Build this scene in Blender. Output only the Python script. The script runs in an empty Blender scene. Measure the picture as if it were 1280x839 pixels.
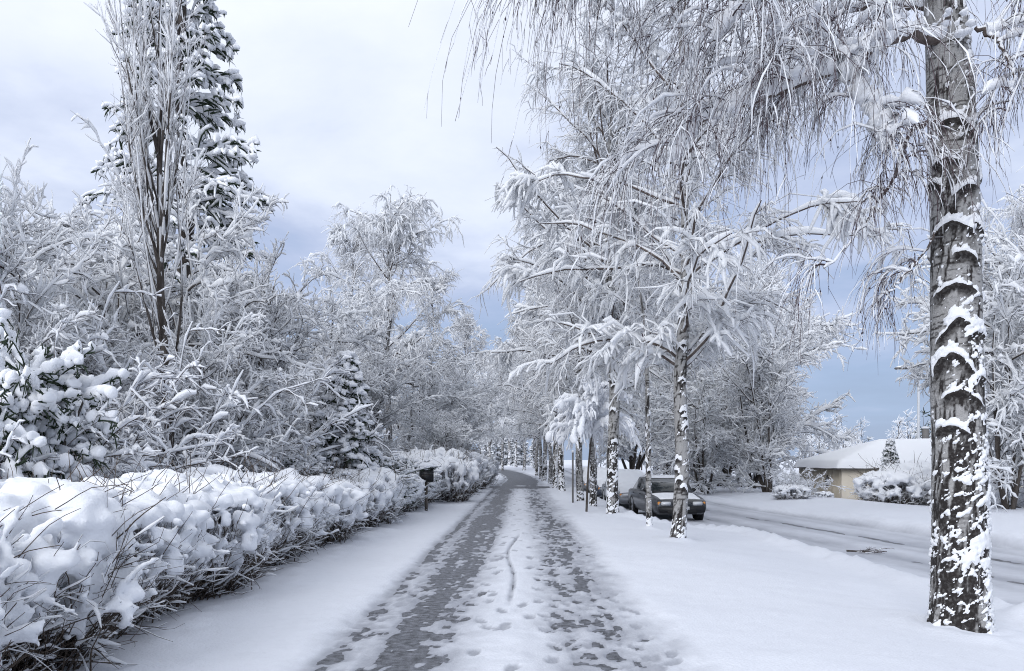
import bpy, bmesh, math, random
import numpy as np
from mathutils import Vector, Matrix, Euler

SC = bpy.context.scene
COL = SC.collection
PI = math.pi
# ------------------------------------------------------------------ camera
FPX, CAMH, HORIZ = 950.0, 1.7, 575.0          # focal length in photo pixels, eye height, horizon row
cam = bpy.data.cameras.new('camera')
cam_o = bpy.data.objects.new('camera', cam)
COL.objects.link(cam_o)
cam_o.location = (0, 0, CAMH)
cam_o.rotation_euler = (PI / 2, 0, 0)
cam.sensor_width = 36.0
cam.lens = 36.0 * FPX / 1280.0
cam.shift_y = (HORIZ - 419.5) / 1280.0
cam.clip_start, cam.clip_end = 0.05, 6000
SC.camera = cam_o
# ------------------------------------------------------------------ world: overcast sky
SUN_AZ, SUN_EL = math.radians(-148), math.radians(27)     # azimuth from +Y towards +X
W = bpy.data.worlds.new('World')
SC.world = W
W.use_nodes = True
nt = W.node_tree
nt.nodes.clear()
N, L = nt.nodes.new, nt.links.new
wout = N('ShaderNodeOutputWorld')
bg = N('ShaderNodeBackground')
sky = N('ShaderNodeTexSky')
sky.sky_type = 'NISHITA'
sky.sun_disc = False
sky.sun_elevation = SUN_EL
sky.sun_rotation = SUN_AZ
tc = N('ShaderNodeTexCoord')
sep = N('ShaderNodeSeparateXYZ')
L(tc.outputs['Generated'], sep.inputs[0])
def wm(op, a, b=None, c=None, clamp=False):
    n = N('ShaderNodeMath'); n.operation = op; n.use_clamp = clamp
    for i, v in enumerate((a, b, c)):
        if v is None: continue
        if isinstance(v, (int, float)): n.inputs[i].default_value = v
        else: L(v, n.inputs[i])
    return n.outputs[0]
# cloud deck: project the view ray on a flat layer so that clouds flatten towards the horizon
zz = wm('MAXIMUM', sep.outputs[2], 0.0)
den = wm('ADD', zz, 0.16)
comb = N('ShaderNodeCombineXYZ')
L(wm('DIVIDE', sep.outputs[0], den), comb.inputs[0])
L(wm('DIVIDE', sep.outputs[1], den), comb.inputs[1])
nz = N('ShaderNodeTexNoise')
nz.inputs['Scale'].default_value = 1.35
nz.inputs['Detail'].default_value = 7
nz.inputs['Roughness'].default_value = 0.55
nz.inputs['Distortion'].default_value = 0.12
mp = N('ShaderNodeMapping')
mp.inputs['Location'].default_value = (3.1, 1.7, 0.4)
L(comb.outputs[0], mp.inputs[0]); L(mp.outputs[0], nz.inputs[0])
cl = wm('SUBTRACT', nz.outputs['Fac'], 0.5)
# uneven cloud thickness
dot = N('ShaderNodeVectorMath'); dot.operation = 'DOT_PRODUCT'
sd = Vector((math.sin(SUN_AZ) * math.cos(SUN_EL), math.cos(SUN_AZ) * math.cos(SUN_EL), math.sin(SUN_EL)))
L(tc.outputs['Generated'], dot.inputs[0]); ga, ge = math.radians(-40), math.radians(34)      # a thinner, brighter patch of the cloud deck
dot.inputs[1].default_value = (math.sin(ga) * math.cos(ge), math.cos(ga) * math.cos(ge), math.sin(ge))
glow = wm('POWER', wm('MAXIMUM', dot.outputs['Value'], 0.0), 5.0)
f = wm('ADD', wm('MULTIPLY_ADD', cl, 0.70, zz), wm('MULTIPLY', glow, 0.10), None)
ramp = N('ShaderNodeValToRGB')
cr = ramp.color_ramp
cr.interpolation = 'LINEAR'
cr.elements[0].position = 0.0; cr.elements[0].color = (0.210, 0.271, 0.397, 1)
cr.elements[1].position = 1.0; cr.elements[1].color = (0.684, 0.714, 0.769, 1)
for p, c in ((0.12, (0.226, 0.294, 0.432, 1)), (0.20, (0.257, 0.318, 0.459, 1)), (0.28, (0.325, 0.374, 0.507, 1)), (0.42, (0.492, 0.534, 0.638, 1)), (0.56, (0.591, 0.624, 0.707, 1))):
    e = cr.elements.new(p); e.color = c
L(wm('ADD', f, 0.0, None, True), ramp.inputs[0])
skm = N('ShaderNodeMix'); skm.data_type = 'RGBA'; skm.blend_type = 'MIX'
skm.inputs['Factor'].default_value = 0.94
sks = N('ShaderNodeVectorMath'); sks.operation = 'SCALE'; sks.inputs['Scale'].default_value = 0.10
L(sky.outputs[0], sks.inputs[0])
L(sks.outputs[0], skm.inputs[6]); L(ramp.outputs[0], skm.inputs[7])
L(skm.outputs[2], bg.inputs['Color'])
bg.inputs['Strength'].default_value = 1.0
L(bg.outputs[0], wout.inputs[0])
# hidden sun: weak and very soft
sl = bpy.data.lights.new('sun', 'SUN')
sl.energy = 1.5
sl.angle = math.radians(40)
sl.color = (0.98, 0.985, 1.0)
so = bpy.data.objects.new('sun', sl)
COL.objects.link(so)
so.rotation_euler = (PI / 2 - SUN_EL, 0, PI - SUN_AZ + 0.0)
so.rotation_euler = Vector(sd).to_track_quat('Z', 'Y').to_euler()
so.location = (0, 0, 60)
SC.view_settings.view_transform = 'Standard'
SC.view_settings.look = 'None'
SC.view_settings.gamma = 1
SC.view_settings.exposure = 0.74
SC.view_settings.use_curve_mapping = False
SC.render.engine = 'CYCLES'
SC.cycles.use_denoising = True
SC.cycles.denoising_prefilter = 'NONE'
SC.cycles.filter_width = 1.05
SC.cycles.max_bounces = 9
SC.cycles.diffuse_bounces = 8
SC.cycles.transparent_max_bounces = 4
SC.cycles.use_adaptive_sampling = True
SC.cycles.adaptive_threshold = 0.02
SC.cycles.debug_use_spatial_splits = True

# ------------------------------------------------------------------ numeric helpers
def sstep(a, b, x):
    t = np.clip((x - a) / (b - a), 0, 1)
    return t * t * (3 - 2 * t)
def hash3(i, j, k, s):
    n = (i.astype(np.int64) * 374761393 + j.astype(np.int64) * 668265263 + k.astype(np.int64) * 2147483647 + s * 974634777) & 0xffffffff
    n = ((n ^ (n >> 13)) * 1274126177) & 0xffffffff
    n = ((n ^ (n >> 16)) * 2246822519) & 0xffffffff
    return ((n ^ (n >> 15)) & 0xffffff) / float(0xffffff)
def vn2(x, y, s=0):
    x, y = np.broadcast_arrays(np.asarray(x, float), np.asarray(y, float))
    i, j = np.floor(x), np.floor(y)
    fx, fy = x - i, y - j
    fx = fx * fx * (3 - 2 * fx); fy = fy * fy * (3 - 2 * fy)
    z = np.zeros_like(i)
    a, b = hash3(i, j, z, s), hash3(i + 1, j, z, s)
    c, d = hash3(i, j + 1, z, s), hash3(i + 1, j + 1, z, s)
    return (a * (1 - fx) + b * fx) * (1 - fy) + (c * (1 - fx) + d * fx) * fy
def fbm(x, y, s=0, o=4, rough=0.5):
    t = 0; a = 1; tot = 0
    for k in range(o):
        t = t + a * vn2(x * 2 ** k + 17.3 * k, y * 2 ** k - 9.1 * k, s + k)
        tot += a; a *= rough
    return t / tot
def norm(v):
    return v / np.maximum(np.linalg.norm(v, axis=-1, keepdims=True), 1e-9)
def P3(px, py, Y):                              # photo pixel at a known distance
    return np.array(((px - 640) / FPX * Y, Y, CAMH + (HORIZ - py) / FPX * Y))

# ------------------------------------------------------------------ mesh helpers
class MB:                                       # collects quads/tris with numpy arrays, builds ONE mesh
    def __init__(s): s.v = []; s.q = []; s.t = []; s.n = 0
    def add(s, V, Q=None, T=None):
        V = np.asarray(V, np.float32).reshape(-1, 3)
        if Q is not None and len(Q): s.q.append(np.asarray(Q, np.int64).reshape(-1, 4) + s.n)
        if T is not None and len(T): s.t.append(np.asarray(T, np.int64).reshape(-1, 3) + s.n)
        s.v.append(V); s.n += len(V)
    def mesh(s, name, smooth=True):
        V = np.concatenate(s.v) if s.v else np.zeros((0, 3), np.float32)
        q = np.concatenate(s.q) if s.q else np.zeros((0, 4), np.int64)
        t = np.concatenate(s.t) if s.t else np.zeros((0, 3), np.int64)
        me = bpy.data.meshes.new(name)
        me.vertices.add(len(V)); me.vertices.foreach_set('co', V.ravel())
        loops = np.concatenate([q.ravel(), t.ravel()]).astype(np.int32)
        me.loops.add(len(loops)); me.loops.foreach_set('vertex_index', loops)
        npoly = len(q) + len(t)
        me.polygons.add(npoly)
        st = np.concatenate([np.arange(len(q)) * 4, len(q) * 4 + np.arange(len(t)) * 3]).astype(np.int32)
        me.polygons.foreach_set('loop_start', st)
        me.update(calc_edges=True)
        if smooth: me.polygons.foreach_set('use_smooth', np.ones(npoly, bool))
        return me
    def build(s, name, mat, parent=None, smooth=True):
        return ob(name, s.mesh(name, smooth), mat, parent)
def ob(name, me, mat, parent=None):
    o = bpy.data.objects.new(name, me)
    if mat is not None and not me.materials: me.materials.append(M[mat] if isinstance(mat, str) else mat)
    COL.objects.link(o)
    if parent is not None: o.parent = parent
    return o
def tag(o, label=None, cat=None, group=None, kind=None):
    if label: o['label'] = label
    if cat: o['category'] = cat
    if group: o['group'] = group
    if kind: o['kind'] = kind
    return o
def empty(name, label, cat, loc=(0, 0, 0), rz=0, group=None):
    o = bpy.data.objects.new(name, None)
    o.empty_display_size = 0.2
    COL.objects.link(o)
    o.location = loc; o.rotation_euler = (0, 0, rz)
    return tag(o, label, cat, group)
def dup(root, loc, rz=0, sc=1.0, label=None, group=None, tilt=(0, 0)):
    r = root.copy(); COL.objects.link(r)
    r.location = loc; r.rotation_euler = (tilt[0], tilt[1], rz)
    r.scale = (sc, sc, sc) if isinstance(sc, (int, float)) else sc
    if label: r['label'] = label
    if group: r['group'] = group
    for ch in list(root.children):
        c = ch.copy(); COL.objects.link(c); c.parent = r
        for g in list(ch.children):
            d = g.copy(); COL.objects.link(d); d.parent = c
    return r
def tubes(mb, paths, rad, S=4, squash=None):
    """many tubes at once. paths (N,P,3), rad (N,P)"""
    paths = np.asarray(paths, float); n, P, _ = paths.shape
    if n == 0: return
    T = norm(np.gradient(paths, axis=1))
    mt = norm(T.mean(axis=1))
    ref = np.where(np.abs(mt[:, 2:3]) > 0.8, np.array([[1.0, 0.2, 0]]), np.array([[0, 0, 1.0]]))
    u = norm(np.cross(T, ref[:, None, :])); v = np.cross(u, T)
    a = np.arange(S) * 2 * PI / S
    ca, sa = np.cos(a), np.sin(a)
    rad = np.asarray(rad, float)[..., None, None]
    if squash is not None: sa = sa * squash
    V = paths[:, :, None, :] + rad * (ca[None, None, :, None] * u[:, :, None, :] + sa[None, None, :, None] * v[:, :, None, :])
    idx = np.arange(n * P * S).reshape(n, P, S)
    A = idx[:, :-1, :]; B = np.roll(idx, -1, axis=2)[:, :-1, :]
    C = np.roll(idx, -1, axis=2)[:, 1:, :]; D = idx[:, 1:, :]
    mb.add(V, np.stack([A, B, C, D], -1).reshape(-1, 4))
def ico(sub):
    bm = bmesh.new(); bmesh.ops.create_icosphere(bm, subdivisions=sub, radius=1)
    V = np.array([v.co[:] for v in bm.verts]); F = np.array([[v.index for v in f.verts] for f in bm.faces]); bm.free()
    return V, F
ICO1, ICO2, ICO3 = ico(1), ico(2), ico(3)
def blobs(mb, cen, rad, rng, tpl=ICO2, lump=0.22, rot=True):
    """lumpy pillows. cen (N,3), rad (N,3)"""
    cen = np.asarray(cen, float); rad = np.asarray(rad, float); n = len(cen)
    if n == 0: return
    V, F = tpl
    ph = rng.uniform(0, 6.28, (n, 3, 1)); fr = rng.normal(0, 2.0, (n, 3, 3))
    d = np.einsum('vk,nfk->nfv', V, fr) + ph
    s = 1 + lump * np.sin(d).mean(axis=1)
    X = V[None] * s[..., None] * rad[:, None, :]
    if rot:
        a = rng.uniform(0, 6.28, n); c, si = np.cos(a)[:, None], np.sin(a)[:, None]
        X = np.stack([X[..., 0] * c - X[..., 1] * si, X[..., 0] * si + X[..., 1] * c, X[..., 2]], -1)
    X = X + cen[:, None, :]
    Fi = F[None] + (np.arange(n) * len(V))[:, None, None]
    mb.add(X, None, Fi.reshape(-1, 3))
def grow(org, dr, ln, P, rng, g=0.0, w=0.15, late=1.0):
    """grow n wandering shoots; g>0 bends up, g<0 hangs down"""
    n = len(org); st = (np.asarray(ln) / (P - 1))[:, None]
    p = np.zeros((n, P, 3)); p[:, 0] = org; d = norm(dr)
    g = np.asarray(g, float).reshape(-1, 1) if np.ndim(g) else g
    for i in range(1, P):
        k = (i / (P - 1)) ** late
        d = d + rng.normal(0, w, (n, 3))
        d[:, 2:3] += g * k
        d = norm(d)
        p[:, i] = p[:, i - 1] + d * st
    return p
def sample(paths, idx, t):
    P = paths.shape[1]; s = t * (P - 1); i = np.minimum(s.astype(int), P - 2); fr = (s - i)[:, None]
    a, b = paths[idx, i], paths[idx, i + 1]
    return a * (1 - fr) + b * fr, norm(b - a)
def branch(paths, rng, k, t0, t1, ang, spread=0.2, flat=0.0):
    n = len(paths); idx = np.repeat(np.arange(n), k)
    t = rng.uniform(t0, t1, n * k)
    o, T = sample(paths, idx, t)
    r = rng.normal(0, 1, (n * k, 3)); r[:, 2] *= (1 - flat)
    pr = norm(r - (r * T).sum(1, keepdims=True) * T)
    a = ang + rng.normal(0, spread, n * k)
    return idx, t, o, norm(np.cos(a)[:, None] * T + np.sin(a)[:, None] * pr)
WIND = norm(np.array([0.45, -0.6, 0.0]))
def snow_on(mb, paths, base, rng, S=5, stick=0.35, wood=0.0, jit=0.35, drop=0.0, lift=0.55, tip=0.25):
    """snow lying on shoots: thick where they lie flat, thin and wind-side where they hang"""
    n, P, _ = paths.shape
    T = norm(np.gradient(paths, axis=1))
    h = np.sqrt(np.maximum(0, 1 - T[..., 2] ** 2))
    b = np.asarray(base, float).reshape(n, 1) * (stick + (1 - stick) * h) * np.clip(1 + rng.normal(0, jit, (n, P)), 0.35, 2.2)
    ends = np.ones(P); ends[0] = 0.6; ends[-1] = tip
    b = b * ends[None]
    if drop > 0: b = b * np.where(rng.random((n, 1)) < drop, 0.12, 1)
    off = (b * lift + wood)[..., None] * norm(np.array([0, 0, 1.0]) * (0.15 + h[..., None]) + WIND * (1 - h[..., None]) * 0.7)
    tubes(mb, paths + off, b, S)

# ------------------------------------------------------------------ materials
M = {}
def mat(name, col, rough=0.8, spec=0.3, var=None, vscale=6.0, vdet=4, bump=0.0, bscale=30.0, metal=0.0, coat=0.0, trans=0.0, stretch=(1, 1, 1), sheen=0.0):
    m = bpy.data.materials.new(name); m.use_nodes = True
    t = m.node_tree; b = t.nodes['Principled BSDF']
    b.inputs['Base Color'].default_value = (*col, 1)
    b.inputs['Roughness'].default_value = rough
    b.inputs['Specular IOR Level'].default_value = spec
    b.inputs['Metallic'].default_value = metal
    b.inputs['Coat Weight'].default_value = coat
    b.inputs['Transmission Weight'].default_value = trans
    tcn = t.nodes.new('ShaderNodeTexCoord')
    mpn = t.nodes.new('ShaderNodeMapping'); mpn.inputs['Scale'].default_value = stretch
    t.links.new(tcn.outputs['Object'], mpn.inputs[0])
    if var is not None:
        n = t.nodes.new('ShaderNodeTexNoise'); n.inputs['Scale'].default_value = vscale; n.inputs['Detail'].default_value = vdet
        t.links.new(mpn.outputs[0], n.inputs[0])
        r = t.nodes.new('ShaderNodeValToRGB'); r.color_ramp.elements[0].position = 0.35; r.color_ramp.elements[1].position = 0.66
        r.color_ramp.elements[0].color = (*col, 1); r.color_ramp.elements[1].color = (*var, 1)
        t.links.new(n.outputs['Fac'], r.inputs[0]); t.links.new(r.outputs[0], b.inputs['Base Color'])
    if bump > 0:
        n2 = t.nodes.new('ShaderNodeTexNoise'); n2.inputs['Scale'].default_value = bscale; n2.inputs['Detail'].default_value = 4
        t.links.new(mpn.outputs[0], n2.inputs[0])
        bn = t.nodes.new('ShaderNodeBump'); bn.inputs['Strength'].default_value = bump; bn.inputs['Distance'].default_value = 0.02
        t.links.new(n2.outputs['Fac'], bn.inputs['Height']); t.links.new(bn.outputs[0], b.inputs['Normal'])
    M[name] = m
    return m
def attr_mat(name, attr, c0, c1, r0, r1, nscale=20.0, namp=0.15, bump=0.25, bscale=40):
    """base colour mixed by a mesh attribute broken up with noise"""
    m = bpy.data.materials.new(name); m.use_nodes = True
    t = m.node_tree; b = t.nodes['Principled BSDF']
    a = t.nodes.new('ShaderNodeAttribute'); a.attribute_name = attr
    tcn = t.nodes.new('ShaderNodeTexCoord')
    n = t.nodes.new('ShaderNodeTexNoise'); n.inputs['Scale'].default_value = nscale; n.inputs['Detail'].default_value = 5
    t.links.new(tcn.outputs['Object'], n.inputs[0])
    ma = t.nodes.new('ShaderNodeMath'); ma.operation = 'SUBTRACT'; ma.inputs[1].default_value = 0.5
    t.links.new(n.outputs['Fac'], ma.inputs[0])
    mb_ = t.nodes.new('ShaderNodeMath'); mb_.operation = 'MULTIPLY_ADD'; mb_.inputs[1].default_value = namp * 2; mb_.use_clamp = True
    t.links.new(ma.outputs[0], mb_.inputs[0]); t.links.new(a.outputs['Fac'], mb_.inputs[2])
    mx = t.nodes.new('ShaderNodeMix'); mx.data_type = 'RGBA'
    mx.inputs[6].default_value = (*c0, 1); mx.inputs[7].default_value = (*c1, 1)
    t.links.new(mb_.outputs[0], mx.inputs[0]); t.links.new(mx.outputs[2], b.inputs['Base Color'])
    mr = t.nodes.new('ShaderNodeMapRange'); mr.inputs[3].default_value = r0; mr.inputs[4].default_value = r1
    t.links.new(mb_.outputs[0], mr.inputs[0]); t.links.new(mr.outputs[0], b.inputs['Roughness'])
    b.inputs['Specular IOR Level'].default_value = 0.25
    n2 = t.nodes.new('ShaderNodeTexNoise'); n2.inputs['Scale'].default_value = bscale; n2.inputs['Detail'].default_value = 5
    t.links.new(tcn.outputs['Object'], n2.inputs[0])
    bn = t.nodes.new('ShaderNodeBump'); bn.inputs['Strength'].default_value = bump; bn.inputs['Distance'].default_value = 0.02
    t.links.new(n2.outputs['Fac'], bn.inputs['Height']); t.links.new(bn.outputs[0], b.inputs['Normal'])
    M[name] = m
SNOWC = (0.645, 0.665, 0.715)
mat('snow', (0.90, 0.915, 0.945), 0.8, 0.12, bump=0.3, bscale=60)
mat('snow_twig', (0.945, 0.955, 0.97), 0.8, 0.1)
def translucent(name, w):
    t = M[name].node_tree; b = t.nodes['Principled BSDF']; o = t.nodes['Material Output']
    tr = t.nodes.new('ShaderNodeBsdfTranslucent'); tr.inputs['Color'].default_value = b.inputs['Base Color'].default_value
    mx = t.nodes.new('ShaderNodeMixShader'); mx.inputs[0].default_value = w
    t.links.new(b.outputs[0], mx.inputs[1]); t.links.new(tr.outputs[0], mx.inputs[2]); t.links.new(mx.outputs[0], o.inputs[0])
translucent('snow', 0.22); translucent('snow_twig', 0.50)
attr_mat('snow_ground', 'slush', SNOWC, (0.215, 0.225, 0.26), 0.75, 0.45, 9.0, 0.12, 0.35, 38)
mat('asphalt', (0.03, 0.032, 0.038), 0.4, 0.5, var=(0.15, 0.157, 0.18), vscale=13, bump=0.5, bscale=60)
mat('road_asphalt', (0.06, 0.062, 0.07), 0.5, 0.4, var=(0.16, 0.165, 0.18), vscale=5, bump=0.4, bscale=60)
attr_mat('birch_bark', 'bark', (0.31, 0.305, 0.30), (0.024, 0.021, 0.02), 0.75, 0.95, 30.0, 0.42, 0.9, 55)
mat('birch_wood', (0.055, 0.042, 0.038), 0.85, 0.2, var=(0.13, 0.11, 0.10), vscale=9, bump=0.3)
mat('twig', (0.05, 0.034, 0.038), 0.8, 0.2, var=(0.12, 0.09, 0.10), vscale=3)
mat('bark', (0.045, 0.038, 0.034), 0.9, 0.15, var=(0.10, 0.088, 0.08), vscale=8, bump=0.5, bscale=40, stretch=(1, 1, 0.25))
mat('needles', (0.018, 0.030, 0.020), 0.8, 0.2, var=(0.04, 0.058, 0.034), vscale=5)
mat('hedge_twig', (0.055, 0.042, 0.034), 0.85, 0.2, var=(0.12, 0.095, 0.078), vscale=7)
mat('dark_plastic', (0.012, 0.012, 0.014), 0.5, 0.4)
mat('black_paint', (0.016, 0.017, 0.02), 0.35, 0.5, bump=0.05)
mat('car_paint', (0.028, 0.03, 0.034), 0.3, 0.5, metal=0.25, coat=0.5, var=(0.05, 0.053, 0.06), vscale=3)
mat('car_blue', (0.05, 0.06, 0.085), 0.3, 0.5, metal=0.3, coat=0.5)
mat('car_silver', (0.22, 0.23, 0.25), 0.3, 0.5, metal=0.5, coat=0.4)
mat('car_glass', (0.012, 0.016, 0.018), 0.06, 0.6, coat=0.3)
mat('lamp_glass', (0.55, 0.56, 0.58), 0.12, 0.6)
mat('indicator', (0.55, 0.22, 0.04), 0.2, 0.5)
mat('chrome', (0.5, 0.5, 0.52), 0.2, 0.5, metal=0.9)
mat('rubber', (0.02, 0.02, 0.021), 0.85, 0.2)
mat('plate', (0.6, 0.6, 0.6), 0.5, 0.3)
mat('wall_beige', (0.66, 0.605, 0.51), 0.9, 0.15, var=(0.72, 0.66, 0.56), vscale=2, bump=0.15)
mat('wall_beige_shaded', (0.42, 0.375, 0.30), 0.9, 0.15, var=(0.48, 0.43, 0.35), vscale=3, bump=0.2)  # darker copy of the wall beige, shade of the left face painted in
mat('trim', (0.16, 0.155, 0.15), 0.7, 0.3)
mat('lamp_metal', (0.52, 0.54, 0.57), 0.5, 0.4)
mat('wood_post', (0.10, 0.085, 0.07), 0.9, 0.15, var=(0.16, 0.14, 0.12), vscale=9, stretch=(1, 1, 0.2))
mat('seed', (0.035, 0.022, 0.028), 0.85, 0.1)

# ------------------------------------------------------------------ terrain functions
def pc(y):                                       # centre line of the footpath
    y = np.asarray(y, float)
    near = -0.18 + 0.0135 * y
    far = np.maximum(y - 52, 0)
    return near + 0.02 * np.minimum(far, 14) - 0.0018 * np.maximum(far - 6, 0) ** 2 * (far < 70) - (far >= 70) * 7.4
def road_l(y):
    y = np.asarray(y, float)
    return 6.2 - 2.5 * sstep(19.3, 22.3, y)
def road_r(y):
    y = np.asarray(y, float)
    return 10.8 - 0.12 * (np.clip(y, 8, 30) - 16)
def far_rise(y):
    return 0.55 * sstep(55, 130, np.asarray(y, float))
def base_z(x, y):
    x = np.asarray(x, float); y = np.asarray(y, float)
    z = far_rise(y)
    z = z - 0.24 * sstep(2.6, 6.0, x) * (1 - 0.0 * y)
    z = z + 0.26 * sstep(9.0, 12.0, x)
    z = z - 1.1 * sstep(13.5, 19, x) * sstep(25, 35, y)
    z = z + 0.25 * sstep(-3.0, -7.0, x)
    return z
def gz(x, y):
    return float(base_z(x, y)) + 0.06

# ------------------------------------------------------------------ ground snow, path and road
def build_ground():
    rng = np.random.default_rng(3)
    ys = [3.0]
    while ys[-1] < 62: ys.append(ys[-1] + 0.035 * (max(ys[-1], 3) / 5) ** 1.3)
    while ys[-1] < 3500: ys.append(ys[-1] + (ys[-1] - 60) * 0.06 + 0.6)
    back = [3.0 - 0.25 * 1.25 ** i for i in range(1, 18)][::-1]
    ys = np.array([-400.0, -60, -30] + [b for b in back if b > -25] + ys)
    ys = np.sort(ys)
    us = list(np.arange(-2.3, 2.301, 0.028))
    r = [2.3]
    while r[-1] < 12.2: r.append(r[-1] + 0.10)
    while r[-1] < 3000: r.append(r[-1] + (r[-1] - 10) * 0.14 + 0.1)
    l = [-2.3]
    while l[-1] > -4.2: l.append(l[-1] - 0.06)
    while l[-1] > -3000: l.append(l[-1] - (abs(l[-1]) - 3.6) * 0.16 - 0.1)
    us = np.array(l[1:][::-1] + us + r[1:])
    U, Y = np.meshgrid(us, ys)
    wc = 1 - sstep(2.3, 6, np.abs(U))
    X = U + pc(Y) * wc
    Z = base_z(X, Y)
    nL = fbm(X * 0.8, Y * 0.8, 11, 4) - 0.5
    nS = fbm(X * 5, Y * 5, 21, 4) - 0.5
    surf = Z + 0.06 + 0.07 * nL + 0.012 * nS
    near = (Y > 2) & (Y < 75)
    # --- footpath: thin trodden snow over asphalt
    edge = 1.55 + 0.10 * (fbm(Y * 1.1, U * 0 + 2, 5, 3) - 0.5) * 2 + 0.10 * (fbm(X * 7, Y * 7, 6, 3) - 0.5)
    onp = 1 - sstep(edge - 0.10, edge + 0.22, np.abs(U))
    n25 = fbm(X * 3.6, Y * 2.6, 31, 4, 0.55) - 0.5
    nb = fbm(X * 9.0, Y * 6.5, 51, 3, 0.55) - 0.5
    nbig = fbm(X * 0.6, Y * 0.25, 41, 2) - 0.5
    ndir = fbm(X * 7.0, Y * 0.55, 131, 4, 0.55) - 0.5
    wl = -0.78 + 0.10 * (fbm(Y * 0.15, Y * 0 + 3, 8, 2) - 0.5) + 0.0 * U
    wr = 0.86 + 0.14 * (fbm(Y * 0.15, Y * 0 + 7, 9, 2) - 0.5) + 0.0 * U
    tl = np.exp(-(np.abs(U - wl - 0.12 * n25) / 0.47) ** 2.6)
    tr = np.exp(-(np.abs(U - wr) / 0.52) ** 2.4)
    el = np.exp(-((U + 1.47) / 0.15) ** 2)
    er = np.exp(-((U - 1.47) / 0.22) ** 2)
    depth = 0.034 + 0.04 * n25 + 0.035 * nb + 0.02 * nbig
    depth = depth - tl * (0.051 + 0.06 * n25 + 0.11 * nb + 0.05 * ndir) - tr * (0.032 + 0.06 * n25 + 0.10 * nb + 0.05 * ndir) - el * (0.034 + 0.07 * nb) - er * (0.002 + 0.03 * nb)
    slush = np.clip(0.18 + 1.1 * (n25 + 0.1) + 0.6 * tl + 0.45 * tr, 0, 1) * onp * 0.85
    slush = slush * (1 - 0.85 * np.exp(-((U - 0.05) / 0.34) ** 2))
    # footprints
    rows = ys
    def stamp(cx, cy, ang, ln, wd, dp):
        i0, i1 = np.searchsorted(rows, [cy - 0.3, cy + 0.3])
        if i1 - i0 < 1: return
        Us, Ys = X[i0:i1], Y[i0:i1]
        dx, dy = Us - cx, Ys - cy
        a = (dx * math.cos(ang) - dy * math.sin(ang)) / wd; b = (dx * math.sin(ang) + dy * math.cos(ang)) / ln
        r2 = a * a + b * b
        hole = 1 - sstep(0.55, 1.05, r2); rim = np.exp(-((r2 - 1.45) / 0.4) ** 2)
        depth[i0:i1] += -dp * hole + 0.006 * rim
        slush[i0:i1] = np.maximum(slush[i0:i1] * (1 - 0.0 * hole), 0.75 * hole * (r2 < 1.2))
    for k in range(1000):
        cy = 4.0 + 40 * rng.random() ** 1.5
        lane = rng.choice([-1.25, -1.1, -0.3, 0.6, 0.8, 1.15]) + rng.normal(0, 0.2)
        if abs(lane) > 1.5: continue
        stamp(float(pc(cy)) + lane, cy, rng.normal(0, 0.35), 0.145, 0.06, rng.uniform(0.006, 0.030) * (0.45 if abs(lane) > 1.15 else 1))
    for k in range(0):                                      # a few steps off the path
        cy = 5 + 16 * rng.random(); stamp(float(pc(cy)) + rng.choice([1.9, 2.1]) + rng.normal(0, 0.15), cy, rng.normal(0, 0.4), 0.14, 0.06, 0.012)
    # single bicycle rut that wanders in the middle
    rut = np.exp(-((U - (0.02 + 0.10 * np.sin(Y * 0.8) * sstep(8, 13, Y))) / 0.03) ** 2) * sstep(8.5, 9.5, Y) * (1 - sstep(16, 18, Y))
    depth -= 0.035 * rut; slush = np.maximum(slush, 0.6 * rut)
    thin = 1 - sstep(0.0, 0.030, depth)
    slush = np.maximum(slush, 0.8 * thin * onp)
    farb = sstep(49.5, 51, Y) * (1 - sstep(0.9, 1.4, np.abs(U + 0.3 * n25)))
    depth = depth - 0.05 * farb
    path_s = far_rise(Y) + np.clip(depth, -0.012, 0.09)
    surf = np.where(near | (Y >= 75), surf * (1 - onp) + path_s * onp, surf)
    slush = np.where(Y > 50, np.maximum(onp * 0.5, 0.9 * farb), slush)
    # --- side street crossing the path
    cs = sstep(44.6, 45.3, Y + 0.25 * nS) * (1 - sstep(48.5, 49.8, Y + 0.3 * nS)) * sstep(-30, -20, X) * (1 - sstep(5, 8, X))
    cw = np.exp(-((Y - 45.6) / 0.55) ** 2) * sstep(-2.8, -2.2, X) * (1 - sstep(1.7, 3.2, X))
    surf = surf * (1 - cs) + cs * (far_rise(Y) - 0.02 + 0.02 * n25 - 0.05 * cw)
    slush = np.maximum(slush * (1 - cs), cs * (0.25 + 0.8 * cw))
    # --- carriageway: packed snow, wheel tracks
    rl, rr = road_l(Y), road_r(Y)
    rj = 0.10 * (fbm(X * 1.5, Y * 1.5, 61, 3) - 0.5) * 2
    onr = sstep(rl - 0.12 + rj, rl + 0.30 + rj, X) * (1 - sstep(rr - 0.25 + rj, rr + 0.05 + rj, X)) * (Y < 400)
    v = X - rr
    st = 0
    for c, wdt, amp in ((-3.35, 0.30, 0.8), (-2.45, 0.2, 0.45), (-1.75, 0.32, 1.0), (-0.75, 0.16, 0.4), (-0.2, 0.14, 1.0), (-4.15, 0.22, 0.5)):
        c2 = c + 0.12 * np.sin(Y * 0.11 + c * 3)
        st = st + amp * np.exp(-((v - c2) / wdt) ** 2) * (0.55 + 0.9 * fbm(X * 4, Y * 0.5, 71, 3))
    rz_ = far_rise(Y) - 0.185 + 0.025 * n25 * 0.6 + 0.012 * nb - 0.032 * np.clip(st, 0, 1.2)
    kerbline = np.exp(-((v + 0.18) / 0.12) ** 2) * sstep(14, 16, Y)
    rz_ = rz_ - 0.035 * kerbline * (0.6 + 1.2 * n25)
    surf = surf * (1 - onr) + rz_ * onr
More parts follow.
